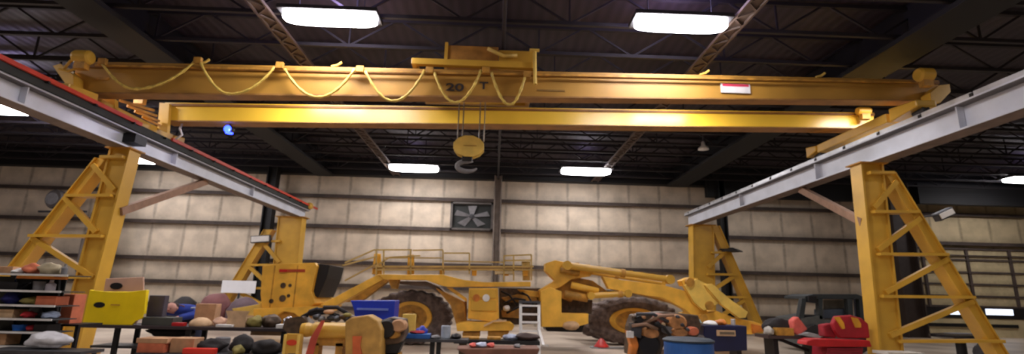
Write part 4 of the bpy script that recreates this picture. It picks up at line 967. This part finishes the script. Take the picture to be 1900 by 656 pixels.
g = MB(); g.box(at(785, 640, YD_).x, at(828, 640, YD_).x, YD_+.1, YD_+.5, 0, .05); g.build('foot', BK, cbn)
def cb2(name, m, u0, u1, v0, label, cat, **k): return benchitem(name, m, u0, u1, v0, label, cat, Y=YD_, base=cz_, **k)
cb2('parts_tray', BARB, 750, 798, 619, 'flat blue parts tray on the centre bench', 'tray', dy=.05)
benchitem('red_tool', DRED, 760, 790, 613, 'dark red tool lying on the blue parts tray', 'tool', Y=YD_, base=at(775, 619, YD_+.05).z, dy=.1, kind='blob', t=.2)
benchitem('yellow_carton', Y3, 746, 770, 582, 'orange-yellow carton on the bench left of the wheel rim', 'box', Y=YD_, base=cz_, dy=.42, t=.15)
cb2('blue_clamp', BLUE, 771, 792, 604, 'small blue clamp standing on the centre bench before the wheel rim', 'clamp', dy=.25, kind='blob', seed=2)
cb2('glass_jar', mat('clear_grey_jar', (176, 186, 198), .2), 818, 836, 604, 'pale glass jar on the centre bench before the left tire', 'jar', dy=.2, kind='cyl')
cb2('dark_valve', BK, 836, 856, 619, 'small black valve at the right end of the centre bench', 'valve', dy=.2, kind='blob', seed=4)
cb2('grey_fitting', GRY, 798, 818, 622, 'grey fitting between blue tray and glass jar', 'fitting', dy=.1, kind='blob', seed=5)
g = MB(); g.ppoly([(705, 640), (745, 636), (748, 641), (735, 648), (708, 648)], YG-.1, .2)
# second table with items
YE = 12.9; ez = at(920, 631, YE).z
tb = thing('workbench', (at(920, 631, YE).x, YE, 0), 'dark steel workbench in front of the yellow step box', 'workbench')
a, b = at(842, 631, YE).x, at(1002, 631, YE).x
g = MB(); g.box(a, b, YE, YE+.6, ez-.09, ez); g.build('bench_top', BK, tb)
for u in (858, 984):
    x = at(u, 640, YE).x; g = MB(); g.box(x-.09, x+.09, YE+.1, YE+.5, 0, ez-.09); g.build('leg', CLTR, tb)
def cb3(name, m, u0, u1, v0, label, cat, **k): return benchitem(name, m, u0, u1, v0, label, cat, Y=YE, base=ez, **k)
cb3('black_casting', mat('black_brown_casting', (74, 56, 52), .6), 956, 1000, 618, 'dark brown casting on the bench before the white ladder', 'casting', dy=.1, kind='blob', seed=3)
cb3('blue_grey_rag', mat('blue_grey_rag', (168, 176, 196), .8), 934, 962, 620, 'pale blue-grey rag on the bench left of the dark casting', 'rag', dy=.15, kind='blob', seed=6)
cb3('bolt_tray', YD, 858, 890, 625, 'yellow-brown bolt tray on the bench before the yellow step box', 'tray', dy=.15)
cb3('bolt_tray', YD, 905, 930, 625, 'yellow-brown bolt tray left of the pale rag', 'tray', dy=.15)
cb3('dark_pin', GD, 840, 856, 621, 'dark steel pin at the left end of the second bench', 'pin', dy=.15, kind='cyl')
# red brown tray with items in front
YT = 11.0; tz = at(925, 656, YT).z
ft = thing('oil_pan', (at(925, 650, YT).x, YT, 0), 'red-brown shallow pan on a stand at the bottom centre edge', 'pan')
g = MB(); g.ppoly([(846, 646), (1002, 646), (994, 668), (880, 668)], YT, .7); g.build('pan', mat('red_brown_pan', (128, 84, 66), .6, var=.3), ft, bevel=.02)
p = at(930, 668, YT); g = MB(); g.box(p.x-.5, p.x+.4, YT+.1, YT+.6, 0, p.z+.02); g.build('stand', GD, ft)
pz = at(925, 646, YT).z
for u0, u1, v0, m, nm, lb in ((872, 886, 636, PINK, 'red_roller', 'pinkish red roller at the left of the shallow pan'), (884, 906, 635, REFL, 'blue_white_bar', 'pale bar lying between two red rollers'), (905, 920, 636, PINK, 'red_roller', 'pinkish red roller at the middle of the shallow pan'), (955, 968, 638, GRY, 'grey_nut', 'grey nut on the right of the shallow pan')):
    benchitem(nm, m, u0, u1, v0, lb, nm.split('_')[-1], Y=YT, base=pz, dy=.15, kind='blob')
# cone
cn = thing('traffic_cone', (at(1116, 640, 14.2).x, 14.2, 0), 'small red cone with a pale base left of the right loader tire', 'cone')
c = at(1117, 627, 14.2); zc = atz(1116, 645, 0)
cn.location = (zc.x, zc.y, 0); cn['_w'] = (zc.x, zc.y, 0); hcn = at(1112, 627, zc.y).z
MB().lathe([(.26, .04), (.24, .06), (.05, hcn), (.02, hcn)], (zc.x, zc.y, 0), 'z', 20).build('cone_body', mat('cone_red', (232, 60, 54), .5), cn, smooth=True)
MB().box(zc.x-.36, zc.x+.9, zc.y-.2, zc.y+.2, .0, .04).build('base', mat('pale_base', (180, 186, 190), .5), cn)

# ================================================================== ENGINE COMPONENT (front right of centre)
YQ = 11.2
en = thing('engine_block', (at(1220, 640, YQ).x, YQ+.4, 0), 'oily tan engine block with round covers and hoses before the right loader tire', 'engine')
ENG = mat('tan_engine_paint', (186, 128, 74), .55, var=.4, scale=7, bump=.2)
g = MB(); g.ppoly([(1180, 584), (1235, 578), (1296, 584), (1302, 602), (1296, 625), (1235, 632), (1226, 660), (1170, 660), (1172, 606)], YQ+.3, .6); g.build('block', CLTR, en, bevel=.03)
for u, v, r, m, s in ((1258, 598, .22, ENG, .8), (1226, 590, .13, mat('reddish_cover', (160, 96, 74), .6), .8), (1208, 618, .2, ENG, .6), (1262, 616, .2, ENG, .5), (1288, 614, .13, OBOX, .7), (1242, 612, .12, GRY, .7), (1188, 592, .1, BK, .9), (1205, 640, .26, BK, .9)):
    MB().lathe([(.02, 0), (r*.8, 0), (r, .06), (r, .35)], at(u, v, YQ+.1), 'y', 24, sz=s).build('round_cover', m, en)
g = MB(); g.ppoly([(1164, 612), (1180, 620), (1186, 640), (1180, 662), (1170, 662), (1172, 640)], YQ+.1, .3); g.build('pipe', OR, en, bevel=.03)
g = MB(); g.ppoly([(1172, 598), (1192, 604), (1190, 628), (1170, 620)], YQ+.05, .25); g.build('bracket', GD, en, bevel=.02)
g = MB(); g.rect(1164, 1176, 614, 626, YQ, .1); g.build('tag_plate', WHT, en)
for u0, v0, u1, v1 in ((1180, 582, 1240, 596), (1195, 600, 1250, 584), (1172, 604, 1220, 610), (1215, 600, 1245, 625)):
    A, B = at(u0, v0, YQ+.05), at(u1, v1, YQ+.05); g = MB(); g.tube([A, (A+B)/2+Vector((0, -.08, .08)), B], .035, 8); g.build('hose', random.choice((BKR, GD, BRN)), en, smooth=True)
for i in range(12):
    p = at(1176+i*9, 590+random.uniform(-6, 30), YQ+.12); g = MB(); g.blob(p, .06, .06, .05, .3, i+3, 1); g.build('fitting', random.choice((CARD, ENG, GD, TAN, CLTR)), en)
p = at(1225, 650, YQ+.4); g = MB(); g.box(p.x-.7, p.x+.5, YQ+.3, YQ+.9, 0, .08); g.box(p.x-.3, p.x+.2, YQ+.4, YQ+.7, 0, at(1225, 650, YQ+.4).z); g.build('stand', BRN, en)
# barrel
YBA = 9.6; zt2 = at(1277, 632, YBA).z; c = at(1277, 628, YBA+.3); r = (at(1322, 640, YBA+.3).x-at(1234, 640, YBA+.3).x)/2
br = thing('drum', (c.x, YBA+.3, 0), 'blue plastic drum at the bottom edge in front of the tan engine block', 'drum')
MB().lathe([(r*.95, 0), (r, .03), (r, zt2*.33), (r*1.03, zt2*.34), (r, zt2*.36), (r, zt2*.66), (r*1.03, zt2*.68), (r, zt2*.7), (r*.99, zt2-.05), (r*.93, zt2), (r*.85, zt2), (r*.83, zt2-.03), (.02, zt2-.03)], (c.x, YBA+.3, 0), 'z', 40).build('body', BARB, br)
MB().lathe([(r*1.03, zt2-.03), (r*1.04, zt2+.0), (r*.9, zt2+.03), (.02, zt2+.035)], (c.x, YBA+.3, 0), 'z', 40).build('lid', mat('dark_drum_lid', (34, 48, 62), .6), br)
# navy cabinet
YV = 11.8
nc = thing('welding_cabinet', (at(1347, 640, YV).x, YV+.3, 0), 'dark navy cabinet with a pale name plate on black casters right of the blue drum', 'cabinet')
g = MB(); g.ppoly([(1307, 603), (1386, 604), (1387, 650), (1328, 652), (1306, 622)], YV, .6); g.build('body', NAVY, nc, bevel=.02)
g = MB(); g.rect(1330, 1365, 612, 623, YV-.02, .02); pl = g.build('name_plate', TAN, nc, bevel=.005)
g = MB(); g.rect(1336, 1363, 615, 620, YV-.03, .02); g.build('plate_inset', mat('plate_brown', (120, 104, 84), .6), pl)
p = at(1347, 650, YV); 
for dx in (-.3, .35):
    g = MB(); g.lathe([(.02, -.03), (.1, -.03), (.1, .03), (.02, .03)], (p.x+dx, YV+.15, .1), 'x', 16); g.build('caster', BKR, nc)
    g = MB(); g.box(p.x+dx-.05, p.x+dx+.05, YV+.1, YV+.5, .12, p.z+.05); g.build('caster_fork', BK, nc)
for u0, u1, v0, m, nm, kd, lb in ((1288, 1306, 592, mat('grey_green_cap', (150, 166, 160), .5), 'grease_gun', 'blob', 'pale green-grey canister between engine block and navy cabinet'), (1310, 1336, 594, WHT, 'white_bowl', 'dome', 'white bowl on top of the navy cabinet'), (1334, 1352, 592, OR, 'orange_cloth', 'blob', 'orange cloth beside the white bowl on the navy cabinet'), (1362, 1370, 592, ALU, 'small_bottle', 'cyl', 'small pale bottle at the right of the navy cabinet top')):
    benchitem(nm, m, u0, u1, v0, lb, nm.split('_')[-1], Y=YV, base=at(1347, 603.5, YV).z, dy=.12, kind=kd)

# ================================================================== RIGHT SIDE
YR1 = 13.6; rz_ = at(1450, 622, YR1).z
rt_ = thing('workbench', (at(1450, 622, YR1).x, YR1, 0), 'dark brown bench heaped with parts right of the loader bucket', 'workbench')
a, b = at(1425, 622, YR1).x, at(1530, 622, YR1).x
g = MB(); g.box(a, b, YR1, YR1+.7, rz_-.08, rz_); g.build('bench_top', mat('dark_brown_bench', (62, 46, 44), .6), rt_)
for u in (1444, 1520):
    x = at(u, 640, YR1).x; g = MB(); g.box(x-.06, x+.06, YR1+.1, YR1+.6, 0, rz_-.08); g.build('leg', BK, rt_)
g = MB(); g.bar(at(1440, 626, YR1+.2), at(1500, 650, YR1+.2), .07, .08); g.build('brace', BK, rt_)
def r1(name, m, u0, u1, v0, label, cat, **k): return benchitem(name, m, u0, u1, v0, label, cat, Y=YR1, base=rz_, **k)
r1('black_cover', BKR, 1420, 1476, 591, 'black crumpled cover heaped on the right bench', 'cover', dy=.2, kind='blob', seed=3)
r1('white_rag', mat('dirty_white_rag', (176, 170, 160), .8), 1424, 1438, 606, 'dirty white rag on the left end of the right bench', 'rag', dy=.0, kind='blob', seed=5)
r1('brown_parts_bin', YD, 1440, 1472, 608, 'brown parts bin before the black crumpled cover', 'bin', dy=-.0)
pk = thing('salmon_bag', at(1485, 622, YR1), 'salmon pink pointed bag standing between bench and red tool cart', 'bag')
pk.location.z = rz_; pk['_w'] = (pk.location.x, pk.location.y, rz_)
g = MB(); g.prism([(at(u, v, YR1+.05)) for u, v in ((1471, 594), (1481, 586), (1489, 596), (1500, 610), (1490, 617), (1483, 622), (1472, 617))], (0, .25, 0)); g.build('cloth', PINK, pk, bevel=.04)
g = MB(); g.ppoly([(1484, 620), (1502, 616), (1530, 623), (1520, 627), (1500, 624)], YR1-.05, .2); tag(g.build('paper_roll', mat('pale_grey_paper', (178, 184, 184), .6), bevel=.01), 'pale grey paper roll lying before the salmon bag', 'paper')
# red tool cart
YCt = 12.6
ct_ = thing('tool_cart', (at(1560, 640, YCt).x, YCt+.3, 0), 'red tool cart with a wide red top tray at right', 'tool cart')
g = MB(); g.ppoly([(1498, 632), (1510, 628), (1614, 631), (1618, 643), (1520, 643), (1496, 639)], YCt-.05, .4); g.build('top_tray', REDP, ct_, bevel=.015)
g = MB(); g.ppoly([(1535, 645), (1602, 645), (1598, 672), (1534, 672)], YCt, .6); cbody = g.build('cabinet', mat('crimson_paint', (150, 24, 44), .45), ct_, bevel=.01)
p = at(1568, 672, YCt); 
g = MB(); g.box(p.x-.4, p.x+.36, YCt+.02, YCt+.58, .1, p.z+.02); g.build('lower_cabinet', REDP, ct_, bevel=.01)
for dx in (-.33, .3):
    MB().lathe([(.02, -.03), (.06, -.03), (.06, .03), (.02, .03)], (p.x+dx, YCt+.3, .06), 'x', 14).build('caster', BKR, ct_)
for v in (650,): 
    g = MB(); g.rect(1540, 1596, v, v+2, YCt-.03, .03); g.build('drawer_pull', DRED, cbody)
rbg = thing('red_bag', at(1582, 631, YCt+.2), 'dark red bag with two yellow flame stripes sitting on the red tool cart', 'bag')
rbz = at(1560, 629.5, YCt).z; W_ = at(1580, 630, YCt+.15)
g = MB(); g.prism([at(u, v, YCt+.1) for u, v in ((1546, 600), (1552, 586), (1580, 584), (1600, 590), (1612, 600), (1615, 627), (1560, 627), (1550, 612))], (0, .15, 0)); g.build('cloth', mat('crimson_cloth', (166, 22, 36), .7), rbg, bevel=.03)
for px in ([(1548, 588), (1558, 587), (1566, 598), (1568, 609), (1563, 610), (1557, 600)], [(1580, 588), (1592, 590), (1598, 600), (1598, 607), (1588, 607), (1584, 598)]):
    g = MB(); g.ppoly(px, YCt+.07, .03); g.build('flame_stripe', mat('flame_yellow', (226, 160, 36), .6), rbg)
g = MB(); g.ppoly([(1528, 602), (1546, 599), (1552, 612), (1552, 627), (1530, 624)], YCt+.3, .25); tag(g.build('maroon_pouch', DRED, bevel=.03), 'maroon pouch left of the dark red flame bag', 'pouch')
# dark forklift behind
YFk = 17.5
fk = thing('forklift', (at(1540, 600, YFk).x, YFk+.8, 0), 'dark forklift parked behind the red tool cart', 'forklift')
DG = mat('dark_green_grey', (44, 50, 52), .6, var=.3)
def fp(name, px, m=DG, dy=0, t=.2): g = MB(); g.ppoly(px, YFk+dy, t); return g.build(name, m, fk, bevel=.01)
fp('overhead_guard', [(1494, 549), (1510, 545), (1590, 545), (1600, 549), (1600, 554), (1494, 554)], DG, 0, 1.3)
for px in ([(1488, 553), (1497, 553), (1492, 590), (1482, 590)], [(1519, 552), (1527, 552), (1527, 592), (1520, 592)], [(1572, 552), (1582, 552), (1584, 600), (1576, 600)], [(1594, 552), (1601, 552), (1604, 606), (1598, 606)]):
    fp('guard_post', px, DG)
fp('mast', [(1500, 548), (1516, 548), (1514, 562), (1500, 560)], BK, -.1, .2)
fp('counterweight', [(1486, 590), (1524, 584), (1530, 592), (1604, 598), (1606, 640), (1488, 640)], mat('dull_teal_grey', (82, 84, 82), .6), .0, 1.6)
fp('seat', [(1494, 584), (1519, 584), (1519, 594), (1496, 596)], BK, .1, .5)
fp('window_pane', [(1528, 556), (1571, 556), (1571, 572), (1528, 574)], mat('dusty_pane', (126, 122, 112), .4), .6, .03)
fp('engine_hood', [(1530, 574), (1578, 572), (1580, 590), (1530, 590)], mat('blue_grey_hood', (70, 78, 92), .5), .3, .6)
fp('side_screen', [(1584, 552), (1594, 552), (1598, 586), (1586, 588)], mat('pale_blue_screen', (120, 126, 150), .4), .3, .03)
for u in (1508, 1585):
    x = at(u, 600, YFk).x; MB().lathe([(.1, 0), (.42, 0), (.45, .05), (.45, .25), (.4, .3), (.1, .3)], (x, YFk-.12, .45), 'y', 28).build('wheel', BKR, fk)
# pedestal table on far right
YP = 15.5
pt = thing('pedestal_table', (at(1780, 625, YP).x, YP, 0), 'black round pedestal table behind the right raking leg', 'table')
z = at(1780, 622, YP).z; c = at(1780, 622, YP); rr2 = (at(1832, 622, YP).x-at(1735, 622, YP).x)/2
MB().lathe([(rr2*.6, -.1), (rr2, -.04), (rr2, .03), (rr2*.6, .06), (.02, .06)], (c.x, YP, z), 'z', 36, 1, .7).build('table_top', mat('black_gloss', (30, 28, 30), .25), pt)
MB().lathe([(.3, 0), (.3, .04), (.13, .1), (.13, z-.1), (.2, z-.08)], (c.x, YP, 0), 'z', 24).build('pedestal', BK, pt)
MB().box(c.x-.3, c.x+.4, YP-.2, YP+.2, z+.055, z+.075).build('tray', GRY, pt)
g = MB(); c2 = at(1803, 640, YP-.6); g.blob((c2.x, YP-.9, .3), .22, .2, .32, .25, 4, 3, .9); tag(g.build('black_sack', BKR, smooth=True), 'black sack on the floor beside the round pedestal table', 'sack')
# low block near foot of the right column
YO = 12.0; c = at(1662, 651, YO); g = MB(); a, b = at(1630, 651, YO).x, at(1696, 651, YO).x
g.box(a, b, YO-.3, YO+.2, c.z-.06, c.z)
for x in (a+.05, b-.1):
    for y in (YO-.25, YO+.1): g.box(x, x+.05, y, y+.05, 0, c.z-.06)
tag(g.build('low_bench', mat('pale_grey_top', (196, 190, 178), .6)), 'low pale-topped bench in front of the front right column foot', 'bench')

for o in bpy.data.objects:
    n = o.name.split('.')[0]
    if o.parent is None and 'label' in o.keys() and 'group' not in o.keys():
        gname = {'gantry_column': 'yellow gantry columns', 'runway_beam': 'grey runway beams', 'workbench': 'workbenches across the shop front', 'floodlight': 'floodlights on the gantry', 'covered_equipment': 'covered equipment behind the bench', 'paper_stack': 'paper stacks on the left bench', 'bolt_tray': 'bolt trays on the second bench', 'red_roller': 'rollers on the shallow pan', 'cardboard_box': 'cardboard boxes on benches and shelves', 'parts_bag': 'parts bags on the shelving', 'rag': 'rags on the shelving'}.get(n)
        if gname: o['group'] = gname
